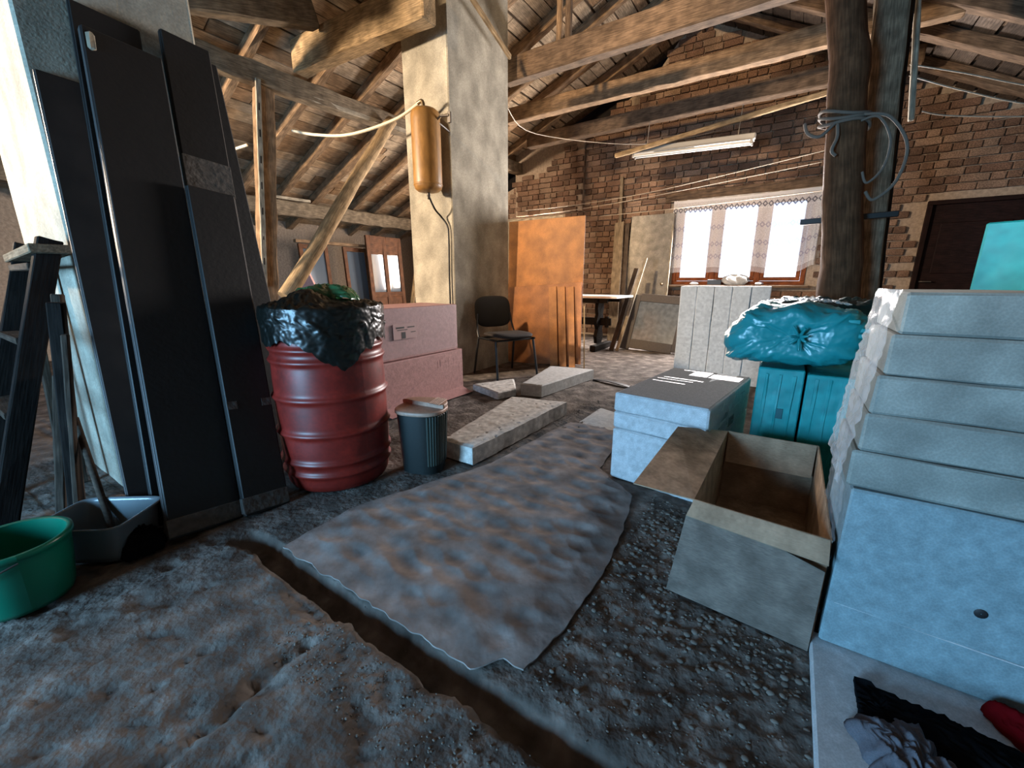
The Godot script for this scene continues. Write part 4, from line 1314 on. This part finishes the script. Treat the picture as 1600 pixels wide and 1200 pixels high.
# ---------------------------------------------------------------- foam board packs and the cardboard box
# boards stacked flat: each board a part, set back or forward a little; step slides every higher board along x
func foam_pack(called: String, label: String, xf: Transform3D, size: Vector3, layers: int, m: Material, step := 0.0, loose := 0.004, category := "foam pack") -> Node3D:
	var o := thing(called, label, category, xf.origin)
	o.basis = xf.basis
	var h := size.y / layers
	for i in layers:
		put("board", box(size.x + rnd(-loose, loose), h - 0.0015, size.z + rnd(-loose, loose), 0.006, 0.003, rng.randi() % 999, 6), m, o, Transform3D(Basis(Vector3.UP, rnd(-0.3, 0.3) * loose), Vector3(rnd(-loose, loose) * 0.5 + step * i, h * i, rnd(-loose, loose) * 0.5)))
	return o


func band(parent: Node, called: String, c: Vector3, s: Vector3, m: Material) -> MeshInstance3D:
	return put(called, bar(s.x, s.y, s.z, 0.0015), m, parent, Transform3D(Basis.IDENTITY, c))


# a piece of clear film stretched over a face with fine wrinkles
func film_face(parent: Node, called: String, a: Vector3, du: Vector3, dv: Vector3, out: Vector3, sd: int, amp: float, m: Material) -> MeshInstance3D:
	var n := fnl(sd, 6.0, 3)
	return put(called, sheet(36, 36, func(u: float, v: float) -> Vector3:
		return a + du * u + dv * v + out * amp * (1.0 + n.get_noise_2d(u * 0.6 + v * 0.3, v * 3.0))), m, parent)


func build_packs() -> void:
	# pink packs behind the barrel
	var p1 := foam_pack("foam_pack", "lower of the two pink film-wrapped foam packs behind the barrel", at(-2.71, 0, -2.40), Vector3(0.46, 0.40, 1.02), 1, mt.eps_pink, 0.0, 0.003)
	for i in 9:
		put("film_fold", bar(0.28 + 0.08 * sin(i * 2.1), 0.003, 0.007, 0.001, 4, 0.002, 300 + i), mt.eps_pink, p1, frame(Vector3(0.2302, 0.03, -0.18 - i * 0.035), Vector3(0.2302, 0.35 - 0.05 * (i % 3), -0.175 - i * 0.035), Vector3.RIGHT))
	put("film_foot", slab(10, 20, func(u: float, v: float) -> Vector3:
		return Vector3(0.2 + 0.16 * u, 0.012 + 0.05 * pow(1.0 - u, 2.0), -0.5 + 0.95 * v + 0.03 * sin(v * 9.0) * u), 0.004), mt.eps_pink, p1)
	var p2 := foam_pack("foam_pack", "upper of the two pink film-wrapped foam packs behind the barrel", at(-2.735, 0.402, -2.35, -0.02), Vector3(0.47, 0.405, 1.03), 1, mt.eps_pink, 0.0, 0.004)
	film_face(p2, "film", Vector3(0.240, 0.40, 0.50), Vector3(0, 0, -1.0), Vector3(0, -0.38, 0), Vector3(1, 0, 0), 91, 0.004, mt.clear)
	var lb := band(p2, "label", Vector3(0.2465, 0.22, 0.10), Vector3(0.002, 0.12, 0.24), mt.label_paper)
	for q in [[0.03, 0.05, 0.08, 0.014], [0.03, -0.06, 0.07, 0.008], [0.012, 0.03, 0.10, 0.006], [-0.03, 0.02, 0.04, 0.05], [-0.01, -0.08, 0.05, 0.006]]:
		band(lb, "print", Vector3(0.0018, q[0], q[1]), Vector3(0.001, q[3], q[2]), mt.ink)

	# the white pack on the floor in the middle
	var w := thing("foam_pack", "white foam pack with dark printed film on top behind the open cardboard box", "foam pack", Vector3(-0.402, 0, -2.335), -0.12)
	for q in [[0.0, 0.275], [0.2765, 0.085], [0.363, 0.097]]:
		put("board", box(0.445 + rnd(-0.002, 0.004), q[1], 0.82 + rnd(-0.004, 0.002), 0.008, 0.003, rng.randi() % 999, 6), mt.eps, w, at(rnd(-0.002, 0.002), q[0], 0))
	put("film_wrap", bar(0.43, 0.0012, 0.80, 0.0004), mt.eps_top, w, at(0, 0.4604, 0))
	for q in [[-0.02, -0.30, 0.10, 0.15], [0.12, -0.28, 0.16, 0.12], [-0.06, -0.10, 0.22, 0.018], [-0.09, -0.05, 0.2, 0.012], [-0.1, 0.02, 0.18, 0.015], [-0.1, -0.36, 0.08, 0.02]]:
		band(w, "film_print", Vector3(q[0], 0.4615, q[1]), Vector3(q[2], 0.0015, q[3]), mt.tape)
	film_face(w, "film", Vector3(0.224, 0.46, 0.40), Vector3(0, 0, -0.8), Vector3(0, -0.44, 0), Vector3(1, 0, 0), 93, 0.003, mt.clear_dull)
	for q in [[0.36, 0.16, 0.20, 0.03], [0.31, 0.14, 0.16, 0.02], [0.22, 0.15, 0.07, 0.08], [0.30, -0.02, 0.1, 0.05]]:
		band(w, "side_print", Vector3(0.2255, q[0], q[1]), Vector3(0.0015, q[3], q[2]), mt.ink)

	# the tall sheets on end in front of the window
	var t := thing("foam_pack", "tall white foam boards standing on edge below the gable window", "foam pack", Vector3(-0.56, 0, -4.80), 0.03)
	for i in 5:
		put("board", bar(0.955, 0.155, 0.5, 0.006, 5, 0.004, 400 + i), mt.eps_dusty, t, Transform3D(Basis(Vector3(0, 1, 0), Vector3(-1, 0, 0), Vector3(0, 0, 1)), Vector3(-0.316 + i * 0.158, 0.478, rnd(-0.008, 0.008))))
	# teal wrapped packs
	var a := foam_pack("teal_pack", "left teal film-wrapped pack with a dark square mark under the tied bag", at(0.010, 0, -2.56), Vector3(0.19, 0.60, 0.52), 1, mt.teal_film, 0.0, 0.002, "wrapped pack")
	band(a, "mark", Vector3(0.012, 0.38, 0.261), Vector3(0.035, 0.05, 0.002), mt.teal_print)
	for i in 3:
		put("film_fold", bar(0.55, 0.004, 0.012, 0.002, 8, 0.003, 500 + i), mt.teal_film, a, frame(Vector3(-0.06 + i * 0.055, 0.02, 0.261), Vector3(-0.055 + i * 0.055, 0.57, 0.261), Vector3.BACK))
	var a2 := foam_pack("teal_pack", "right teal film-wrapped pack next to the tall white stack under the tied bag", at(0.225, 0, -2.55), Vector3(0.225, 0.59, 0.52), 1, mt.teal_film, 0.0, 0.002, "wrapped pack")
	for i in 4:
		put("film_fold", bar(0.55, 0.004, 0.014, 0.002, 8, 0.003, 520 + i), mt.teal_film, a2, frame(Vector3(-0.08 + i * 0.05, 0.02, 0.261), Vector3(-0.075 + i * 0.05, 0.57, 0.261), Vector3.BACK))
	tied_bag()
	var n := fnl(97, 2.5, 3)
	var heap := thing("covered_heap", "heap under dark teal film behind the tied bag", "covered heap", Vector3(0.38, 0, -3.45))
	put("core", box(0.88, 0.82, 0.72, 0.02), mt.teal_dark, heap)
	put("cover", sheet(50, 40, func(u: float, v: float) -> Vector3:
		var x := (u - 0.5) * 1.02
		var z := (v - 0.5) * 0.86
		var e := maxf(absf(u - 0.5), absf(v - 0.5)) * 2.0
		return Vector3(x, 0.875 + 0.035 * n.get_noise_2d(x * 2.0, z * 2.0) + 0.02 * n.get_noise_2d(x * 8.0, z * 3.0) - 0.3 * smoothstep(0.86, 1.0, e), z)), mt.teal_dark, heap)
	var tall := foam_pack("teal_pack", "tall teal-wrapped pack rising behind the white stack at the right edge", at(1.10, 0, -2.42, -0.32), Vector3(0.95, 1.215, 0.5), 1, mt.teal_film, 0.0, 0.002, "wrapped pack")

	# the white stack at the right edge of the picture
	var low := foam_pack("foam_pack", "lower white foam pack of the tall stack at the right, tinted with teal bounce light", at(0.705, 0.035, -1.41), Vector3(1.03, 0.465, 0.31), 1, mt.eps_bounce_tint, 0.0, 0.003)
	put("crease", bar(1.0, 0.003, 0.004, 0.001, 12, 0.003, 601), mt.eps, low, frame(Vector3(-0.5, 0.13, 0.1545), Vector3(0.5, 0.12, 0.1545)))
	put("hole", lathe([Vector2(0.001, 0.001), Vector2(0.011, 0.001), Vector2(0.012, 0.0)], 14), mt.ink, low, Transform3D(Basis(Vector3.RIGHT, PI / 2), Vector3(-0.245, 0.225, 0.1555)))
	film_face(low, "film_edge", Vector3(-0.522, 0.46, -0.155), Vector3(0, 0, 0.31), Vector3(0, -0.45, 0), Vector3(-1, 0, 0), 94, 0.006, mt.clear)
	var up := foam_pack("foam_pack", "upper grey dusty foam pack of the tall stack, five boards thick", at(0.692, 0.502, -1.41), Vector3(1.03, 0.478, 0.30), 5, mt.eps_stack_dusty, 0.009, 0.006)
	film_face(up, "film", Vector3(-0.482, 0.48, -0.16), Vector3(0, 0, 0.32), Vector3(-0.042, -0.48, 0), Vector3(-1, 0, 0), 95, 0.008, mt.clear_dull)
	var base := put("foam_board", box(1.03, 0.032, 0.98, 0.006, 0.004, 77, 8), mt.eps, self, at(0.685, 0.001, -0.80))
	tag(base, "white foam board lying flat on the floor under the stack and the rags", "foam board")

	# the open cardboard box
	var c := thing("cardboard_box", "open empty brown cardboard box with its flaps folded out in front of the white packs", "box")
	var h := 0.34
	var fl := Vector3(-0.168, 0, -1.285)
	var fr := Vector3(0.172, 0, -1.258)
	var bl := Vector3(-0.158, 0, -2.02)
	var br := Vector3(0.176, 0, -2.03)
	var up3 := Vector3(0, h, 0)
	card(c, "bottom", [fl + Vector3(0, 0.02, 0), fr + Vector3(0, 0.02, 0), br + Vector3(0, 0.02, 0), bl + Vector3(0, 0.02, 0)], Vector3.UP, mt.card)
	card(c, "wall", [bl + up3, br + up3, br, bl], Vector3.BACK, mt.card)
	card(c, "wall", [fl + up3, bl + up3, bl, fl], Vector3.RIGHT, mt.card)
	card(c, "wall", [br + up3, fr + up3, fr, br], Vector3.LEFT, mt.card)
	card(c, "front_wall", [fl + up3, fr + up3, fr, fl], Vector3.BACK, mt.card)
	card(c, "front_flap", [fl + up3 + Vector3(0, 0, 0.002), fr + up3 + Vector3(0, 0, 0.002), fr + Vector3(0.0, h - 0.046, 0.05), fl + Vector3(-0.012, h - 0.036, 0.045)], Vector3.BACK, mt.card)
	var ml := fl.lerp(fr, 0.68) + Vector3(-0.004, h - 0.044, 0.042)
	var lo := fl.lerp(fr, 0.68) + Vector3(-0.018, 0.008, 0.03)
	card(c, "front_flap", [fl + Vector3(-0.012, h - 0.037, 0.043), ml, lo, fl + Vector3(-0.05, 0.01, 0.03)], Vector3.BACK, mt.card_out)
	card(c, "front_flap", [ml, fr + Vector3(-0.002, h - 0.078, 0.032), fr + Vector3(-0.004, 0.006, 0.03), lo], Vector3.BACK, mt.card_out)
	card(c, "left_flap", [bl + up3, fl + up3, Vector3(-0.348, 0.362, -1.245), Vector3(-0.340, 0.380, -1.84)], Vector3.UP, mt.card)
	card(c, "back_flap", [bl + up3 + Vector3(0.004, 0, 0.004), br + up3 + Vector3(-0.004, 0, 0.004), br + Vector3(-0.01, h - 0.12, 0.07), bl + Vector3(0.01, h - 0.12, 0.07)], Vector3.BACK, mt.card)


# a flat piece of corrugated card through four corners (clockwise seen from «out»), 4 mm thick
func card(parent: Node, called: String, q: Array, out: Vector3, m: Material) -> void:
	var n: Vector3 = (q[1] - q[0]).cross(q[3] - q[0]).normalized()
	if n.dot(out) < 0.0:
		n = -n
		q = [q[1], q[0], q[3], q[2]]
	var t := n * 0.004
	var st := SurfaceTool.new()
	st.begin(Mesh.PRIMITIVE_TRIANGLES)
	st.set_smooth_group(-1)
	var c: Array = q
	# the clockwise side faces out
	if (c[1] - c[0]).cross(c[3] - c[0]).dot(n) > 0.0:
		c = [c[0], c[3], c[2], c[1]]
	quad(st, c[0], c[1], c[2], c[3])
	quad(st, c[3] - t, c[2] - t, c[1] - t, c[0] - t)
	for i in 4:
		var a: Vector3 = c[i]
		var b: Vector3 = c[(i + 1) % 4]
		quad(st, b, a, a - t, b - t)
	st.generate_normals()
	put(called, st.commit(), m, parent)


# the tied teal bag: folds run together in a knot that faces the camera side
func tied_bag() -> void:
	var o := thing("tied_bag", "knotted teal plastic bag of foam boards lying on the teal packs", "bag", Vector3(0.03, 0.608, -2.47))
	var n := fnl(101, 1.3, 3)
	var skin := sheet(160, 60, func(u: float, v: float) -> Vector3:
		var a := TAU * u
		var t := PI * v
		var c := cos(a)
		var s := sin(a)
		var ring := pow(sin(t), 0.55) if sin(t) > 0.0 else 0.0
		var pull := exp(-v * 5.0)
		var fold := 1.0 + (0.10 * sin(a * 9.0 + 1.5 * n.get_noise_2d(v * 2.0, 5.0)) + 0.07 * sin(a * 16.0 + 2.0)) * exp(-v * 4.5) * 1.2 + 0.05 * n.get_noise_3d(c * 2.5, s * 2.5, v * 4.0)
		var x := signf(c) * pow(absf(c), 0.72) * 0.285 * ring * fold
		var y := signf(s) * pow(absf(s), 0.62) * 0.142 * ring * fold
		var z := 0.26 * (cos(t) if v > 0.5 else pow(cos(t), 0.65)) - 0.06 * pull
		# the left end hangs over the edge, the middle is held up by the boards inside
		y -= 0.05 * smoothstep(-0.12, -0.3, x)
		y += 0.01 * sin(x * 30.0 + z * 9.0) * smoothstep(0.02, 0.1, y) + 0.012 * n.get_noise_3d(x * 9.0, y * 9.0, z * 9.0)
		return Vector3(x, maxf(y + 0.146, 0.004 if x > -0.15 else -0.045), z))
	put("skin", skin, mt.teal_bag, o)
	var st := SurfaceTool.new()
	st.begin(Mesh.PRIMITIVE_TRIANGLES)
	for i in 7:
		var a := TAU * i / 7.0 + 0.3
		var d := Vector3(cos(a), sin(a), 0.0)
		tube_into(st, smooth_path([Vector3(0, 0, 0.0) + d * 0.004, d * 0.018 + Vector3(0, 0, 0.03), d * (0.035 + 0.012 * (i % 3)) + Vector3(0, 0, 0.04 + 0.01 * (i % 2))], 5), 0.011, 7, 0.004)
	st.generate_normals()
	put("knot", st.commit(), mt.teal_bag, o, at(0.025, 0.15, 0.205))
	for q in [[0.12, 0.225, 0.18, 0.03, 0.075], [0.14, 0.165, 0.17, 0.035, 0.072], [0.16, 0.19, 0.16, 0.012, 0.07]]:
		put("board", bar(0.22, 0.018, 0.08, 0.003), mt.teal_film, o, Transform3D(Basis.IDENTITY, Vector3(q[0], q[1], 0.152)))
	put("top_film", sheet(40, 16, func(u: float, v: float) -> Vector3:
		return Vector3(-0.16 + 0.36 * u, 0.292 + 0.02 * sin(u * PI) + 0.014 * n.get_noise_2d(u * 14.0, v * 4.0), -0.10 + 0.22 * v)), mt.clear_dull, o)


# ---------------------------------------------------------------- dark boards, ladder, offcuts, tub and bucket on the left
func build_left_things() -> void:
	var o: Node
	# foot, head, width, thickness of each board leaning against the left chimney; they stand on the floor
	var sets := [
		["long_board", "back long dark board leaning on the left chimney, its upper edge highest on the left", Vector3(-2.075, 0.0, -0.56), Vector3(-2.583, 2.09, -0.775), 0.22, 0.028, mt.board],
		["long_board", "brownish dark board with a pale left edge leaning nearest the ladder", Vector3(-2.15, 0.0, -0.50), Vector3(-2.588, 1.80, -0.62), 0.20, 0.02, mt.board_brown],
		["long_board", "long dark board with two bright edge lines and a torn paper corner at its top", Vector3(-1.905, 0.0, -0.572), Vector3(-2.50, 1.97, -0.79), 0.255, 0.045, mt.board],
		["long_board", "tall dark board leaning behind the shorter one next to the barrel", Vector3(-1.905, 0.0, -0.807), Vector3(-2.555, 2.10, -1.05), 0.19, 0.035, mt.board],
		["long_board", "shorter dark board in front next to the barrel, below a strip of wrapping paper", Vector3(-1.845, 0.0, -0.785), Vector3(-2.285, 1.40, -0.945), 0.185, 0.03, mt.board],
		["long_board", "farthest dark board at the right, standing behind the barrel", Vector3(-2.215, 0.0, -1.10), Vector3(-2.575, 2.05, -1.09), 0.18, 0.03, mt.board],
	]
	for q in sets:
		var b := thing(q[0], q[1], "board", q[2])
		var head: Vector3 = q[3] - q[2]
		leaf("panel", Vector3.ZERO, head, q[4], q[5], q[6], b, Vector3(0, 0, -1))
		var x := head.normalized()
		var z := (Vector3(0, 0, -1) - x * x.dot(Vector3(0, 0, -1))).normalized()
		var y := z.cross(x)
		for s in [-1.0, 1.0]:
			put("edge_strip", bar(head.length() - 0.004, q[5] * 0.6, 0.003, 0.001), mt.board_edge if s < 0 and (q[1].begins_with("long dark board") or q[1].begins_with("brownish")) else q[6], b, Transform3D(Basis(x, y, z), head / 2.0 + z * s * (q[4] / 2.0 + 0.001)))
		if q[1].begins_with("long dark board with two"):
			put("paper_corner", bar(0.075, 0.03, 0.03, 0.008, 3, 0.01, 9), mt.white_lath, b, Transform3D(Basis(x, y, z), head - x * 0.06 - z * 0.102 + y * 0.016))
		if q[1].begins_with("tall dark board"):
			put("wrapping", bar(0.16, q[5] + 0.006, q[4] + 0.004, 0.002), mt.paper, b, Transform3D(Basis(x, y, z), head * 0.70))
		if q[1].begins_with("shorter dark"):
			for s in [-1.0, 1.0]:
				put("corner_patch", bar(0.035, 0.002, 0.04, 0.0005), mt.paper, b, Transform3D(Basis(x, y, z), head * 0.33 + z * s * (q[4] / 2.0 - 0.022) + y * 0.0158 * (1.0 if y.x > 0.0 else -1.0)))
		if q[1].begins_with("long dark board with two") or q[1].begins_with("shorter"):
			put("foot_wrap", bar(0.07, q[5] + 0.008, q[4] + 0.006, 0.003, 3, 0.004, 12), mt.paper, b, Transform3D(Basis(x, y, z), head * (0.045 / head.length())))

	# ladder leaning on the front of the left chimney
	var ld := thing("wooden_ladder", "old dark wooden step ladder leaning on the front of the left chimney", "ladder", Vector3(-2.82, 0, -0.1))
	for s in [-1.0, 1.0]:
		leaf("rail", Vector3(s * 0.23 + 0.0, 0, 0.0), Vector3(s * 0.235, 1.17, -0.345), 0.05, 0.075, mt.black_wood, ld, Vector3.RIGHT, 0.003)
	for i in 4:
		var t := 0.13 + i * 0.255
		put("rung", box(0.42, 0.028, 0.085, 0.004), mt.old_wood, ld, at(0, 1.17 * t, -0.345 * t))
	put("top_step", box(0.60, 0.035, 0.12, 0.004), mt.beam_grey, ld, Transform3D(Basis(Vector3.FORWARD, -0.04), Vector3(0.0, 1.10, -0.33)))
	for s in [-1.0, 1.0]:
		leaf("rear_rail", Vector3(s * 0.21 - 0.3, 0, -0.30), Vector3(s * 0.2 - 0.29, 1.08, -0.36), 0.035, 0.035, mt.old_wood, ld, Vector3.RIGHT, 0.003)
	var cuts := [[-2.475, -0.36, 0.95, 0.03, 0.05, "tallest of the dark timber offcuts standing right of the ladder"], [-2.415, -0.34, 0.92, 0.045, 0.05, "thick dark timber offcut standing right of the ladder behind the stick"], [-2.53, -0.31, 0.62, 0.03, 0.04, "short dark timber offcut standing behind the right ladder rail"], [-2.34, -0.33, 0.80, 0.02, 0.04, "thin grey timber offcut leaning nearest the chimney corner"]]
	for q in cuts:
		o = leaf("timber_offcut", Vector3(q[0] - 0.02, 0, q[1] + 0.05), Vector3(q[0], q[2], q[1] - 0.05), q[4], q[3], mt.old_wood if q[3] < 0.04 else mt.black_wood, self, Vector3(0.9, 0, 0.4), 0.003)
		tag(o, q[5], "timber offcut")
	# shallow tub with a stick in it
	var tb := thing("plastic_tub", "shallow translucent grey tub on the floor behind the green bucket", "tub", Vector3(-2.075, 0, -0.305), 0.64)
	var prof := [[0.86, 0.006], [0.9, 0.03], [0.98, 0.14], [1.0, 0.15], [1.06, 0.152], [1.06, 0.147]]
	var tub := sheet(64, 11, func(u: float, v: float) -> Vector3:
		var a := -TAU * u
		var i := int(round(v * 11))
		var k: Array = prof[5 - i] if i < 6 else prof[i - 6]
		var r: float = k[0] - (0.0 if i < 6 else 0.018)
		# outer wall first from the rim down, then the inner wall back up
		if i >= 6:
			k = prof[mini(i - 6, 4)]
		return Vector3(signf(cos(a)) * pow(absf(cos(a)), 0.3) * 0.15 * r, k[1], signf(sin(a)) * pow(absf(sin(a)), 0.3) * 0.115 * r))
	put("shell", tub, mt.tub, tb)
	put("bottom", box(0.24, 0.006, 0.18, 0.002), mt.tub, tb, at(0, 0.004, 0))
	o = put("broom_stick", tube(PackedVector3Array([Vector3(-2.12, 0.036, -0.335), Vector3(-2.43, 0.445, -0.36)]), 0.012, 10), mt.old_wood)
	tag(o, "grey wooden stick standing slanted in the shallow tub", "stick")
	# green bucket cut by the left edge of the picture
	var bk := thing("green_bucket", "translucent green plastic bucket on the floor at the left edge", "bucket", Vector3(-1.945, 0, -0.075))
	put("shell", lathe([Vector2(0.128, 0.212), Vector2(0.136, 0.216), Vector2(0.143, 0.212), Vector2(0.144, 0.198), Vector2(0.138, 0.196), Vector2(0.134, 0.17), Vector2(0.128, 0.1), Vector2(0.118, 0.02), Vector2(0.112, 0.004), Vector2(0.06, 0.004), Vector2(0.001, 0.004)], 56), mt.bucket, bk)
	put("inner", lathe([Vector2(0.001, 0.012), Vector2(0.10, 0.012), Vector2(0.112, 0.02), Vector2(0.124, 0.1), Vector2(0.129, 0.212)], 56), mt.bucket, bk)
	put("handle", tube(smooth_path([Vector3(0.142, 0.19, 0.0), Vector3(0.12, 0.165, 0.085), Vector3(0.0, 0.15, 0.152), Vector3(-0.12, 0.165, 0.085), Vector3(-0.142, 0.19, 0.0)], 8), 0.003, 6), mt.steel, bk)
	var n := fnl(111, 3.0, 3)
	o = put("dark_lump", sheet(36, 16, func(u: float, v: float) -> Vector3:
		var a := -TAU * u
		var r := sin(PI * 0.5 * v) * (1.0 + 0.3 * n.get_noise_2d(cos(a) * 2.0, sin(a) * 2.0))
		return Vector3(0.065 * r * cos(a), 0.004 + 0.085 * pow(cos(PI * 0.5 * v), 0.8) * (1.0 + 0.4 * n.get_noise_2d(u * 6.0 + 3.0, v * 3.0)), 0.075 * r * sin(a))), mt.rag_dark, self, at(-1.945, 0, -0.375))
	tag(o, "dark crumpled lump on the floor between the tub and the boards", "rag")  # low dark crumpled shape filling the space before the boards


# ---------------------------------------------------------------- rags in the right foreground
func build_near_things() -> void:
	var n := fnl(121, 4.0, 3)
	var y0 := 0.034
	var o: Node
	o = put("grey_rag", sheet(90, 40, func(u: float, v: float) -> Vector3:
		var a := -TAU * u
		var r := v * (1.0 + 0.14 * sin(a * 5.0 + 1.0) + 0.05 * sin(a * 17.0) + 0.2 * n.get_noise_2d(cos(a), sin(a)))
		var x := 0.085 * r * cos(a)
		var z := 0.12 * r * sin(a)
		var y := 0.058 * sqrt(maxf(0.0, 1.0 - v * v)) + 0.03 * (1.0 - pow(v, 4.0)) * (absf(n.get_noise_2d(x * 6.0, z * 2.0)) + 0.22 * n.get_noise_2d(x * 20.0, z * 8.0))
		return Vector3(x, y0 + maxf(y, 0.0) + 0.001, z)), mt.rag, self, at(0.335, 0, -0.945, 0.3))
	tag(o, "bunched grey rag lying on the flat foam board in the right foreground", "rag")
	o = put("black_cloth", slab(50, 24, func(u: float, v: float) -> Vector3:
		var x := 0.255 + 0.52 * u
		var z := -1.15 + 0.16 * v + 0.05 * u + (0.02 * sin(v * 7.0) if u < 0.1 else 0.0)
		return Vector3(x, y0 + 0.018 + 0.028 * sin(PI * v) * smoothstep(0.0, 0.3, u) + 0.012 * n.get_noise_2d(u * 6.0, v * 4.0), z), 0.014), mt.rag_dark)
	tag(o, "black folded cloth stretched out behind the grey rag", "cloth")
	o = put("red_cloth", sheet(50, 20, func(u: float, v: float) -> Vector3:
		var a := -TAU * u
		var r := sin(PI * 0.5 * v) * (1.0 + 0.15 * n.get_noise_2d(cos(a), sin(a)))
		return Vector3(0.10 * r * cos(a), y0 + 0.002 + 0.055 * pow(cos(PI * 0.5 * v), 0.7) * (1.0 + 0.3 * sin(a * 4.0 + 1.0) * v + 0.25 * n.get_noise_2d(v * 4.0, cos(a) * 1.5)), 0.045 * r * sin(a) + 0.4 * 0.1 * r * cos(a))), mt.rag_red, self, at(0.585, 0, -1.155, -0.25))
	tag(o, "dark red bunched cloth on the foam board at the right edge", "cloth")


func build_wires() -> void:
	var said := [
		["washing_line", "upper thin line strung from the chimney to the gable wall above the tube lamp", [Vector3(-2.93, 2.90, -4.3), Vector3(-3.3, 3.02, -5.6), Vector3(-2.23, 3.03, -6.9), Vector3(-1.2, 3.2, -7.5)]],
		["washing_line", "taut line across the gable bricks just above the orange sheet", [Vector3(-4.6, 2.36, -7.4), Vector3(-3.5, 2.34, -7.3), Vector3(-2.0, 2.40, -7.2), Vector3(0.2, 2.62, -7.0)]],
		["washing_line", "lower taut line across the gable bricks towards the curtain top", [Vector3(-4.4, 2.26, -7.4), Vector3(-3.2, 2.27, -7.3), Vector3(-1.8, 2.36, -7.25), Vector3(0.1, 2.5, -7.1)]],
		["washing_line", "line crossing in front of the lace curtain near its top", [Vector3(-3.0, 2.12, -7.35), Vector3(-1.6, 2.13, -7.3), Vector3(0.3, 2.18, -7.25)]],
		["washing_line", "line running right from the round post in front of the dark door", [Vector3(0.66, 2.29, -4.80), Vector3(0.9, 2.27, -5.0), Vector3(1.6, 2.2, -5.2), Vector3(3.2, 2.05, -5.4)]],
		["cable", "sagging cable running under the right rafters from the pale lath", [Vector3(0.55, 2.70, -4.98), Vector3(0.9, 2.60, -5.1), Vector3(1.5, 2.42, -5.3), Vector3(2.4, 2.3, -5.6)]],
		["cable", "lower cable running right from the pale lath under the roof", [Vector3(0.56, 2.62, -4.98), Vector3(0.95, 2.46, -5.1), Vector3(1.5, 2.3, -5.3), Vector3(2.6, 2.1, -5.6)]],
	]
	for q in said:
		var o := put(q[0], tube(smooth_path(q[2], 6), 0.005, 6), mt.wire)
		tag(o, q[1], "line" if q[0] == "washing_line" else "cable")
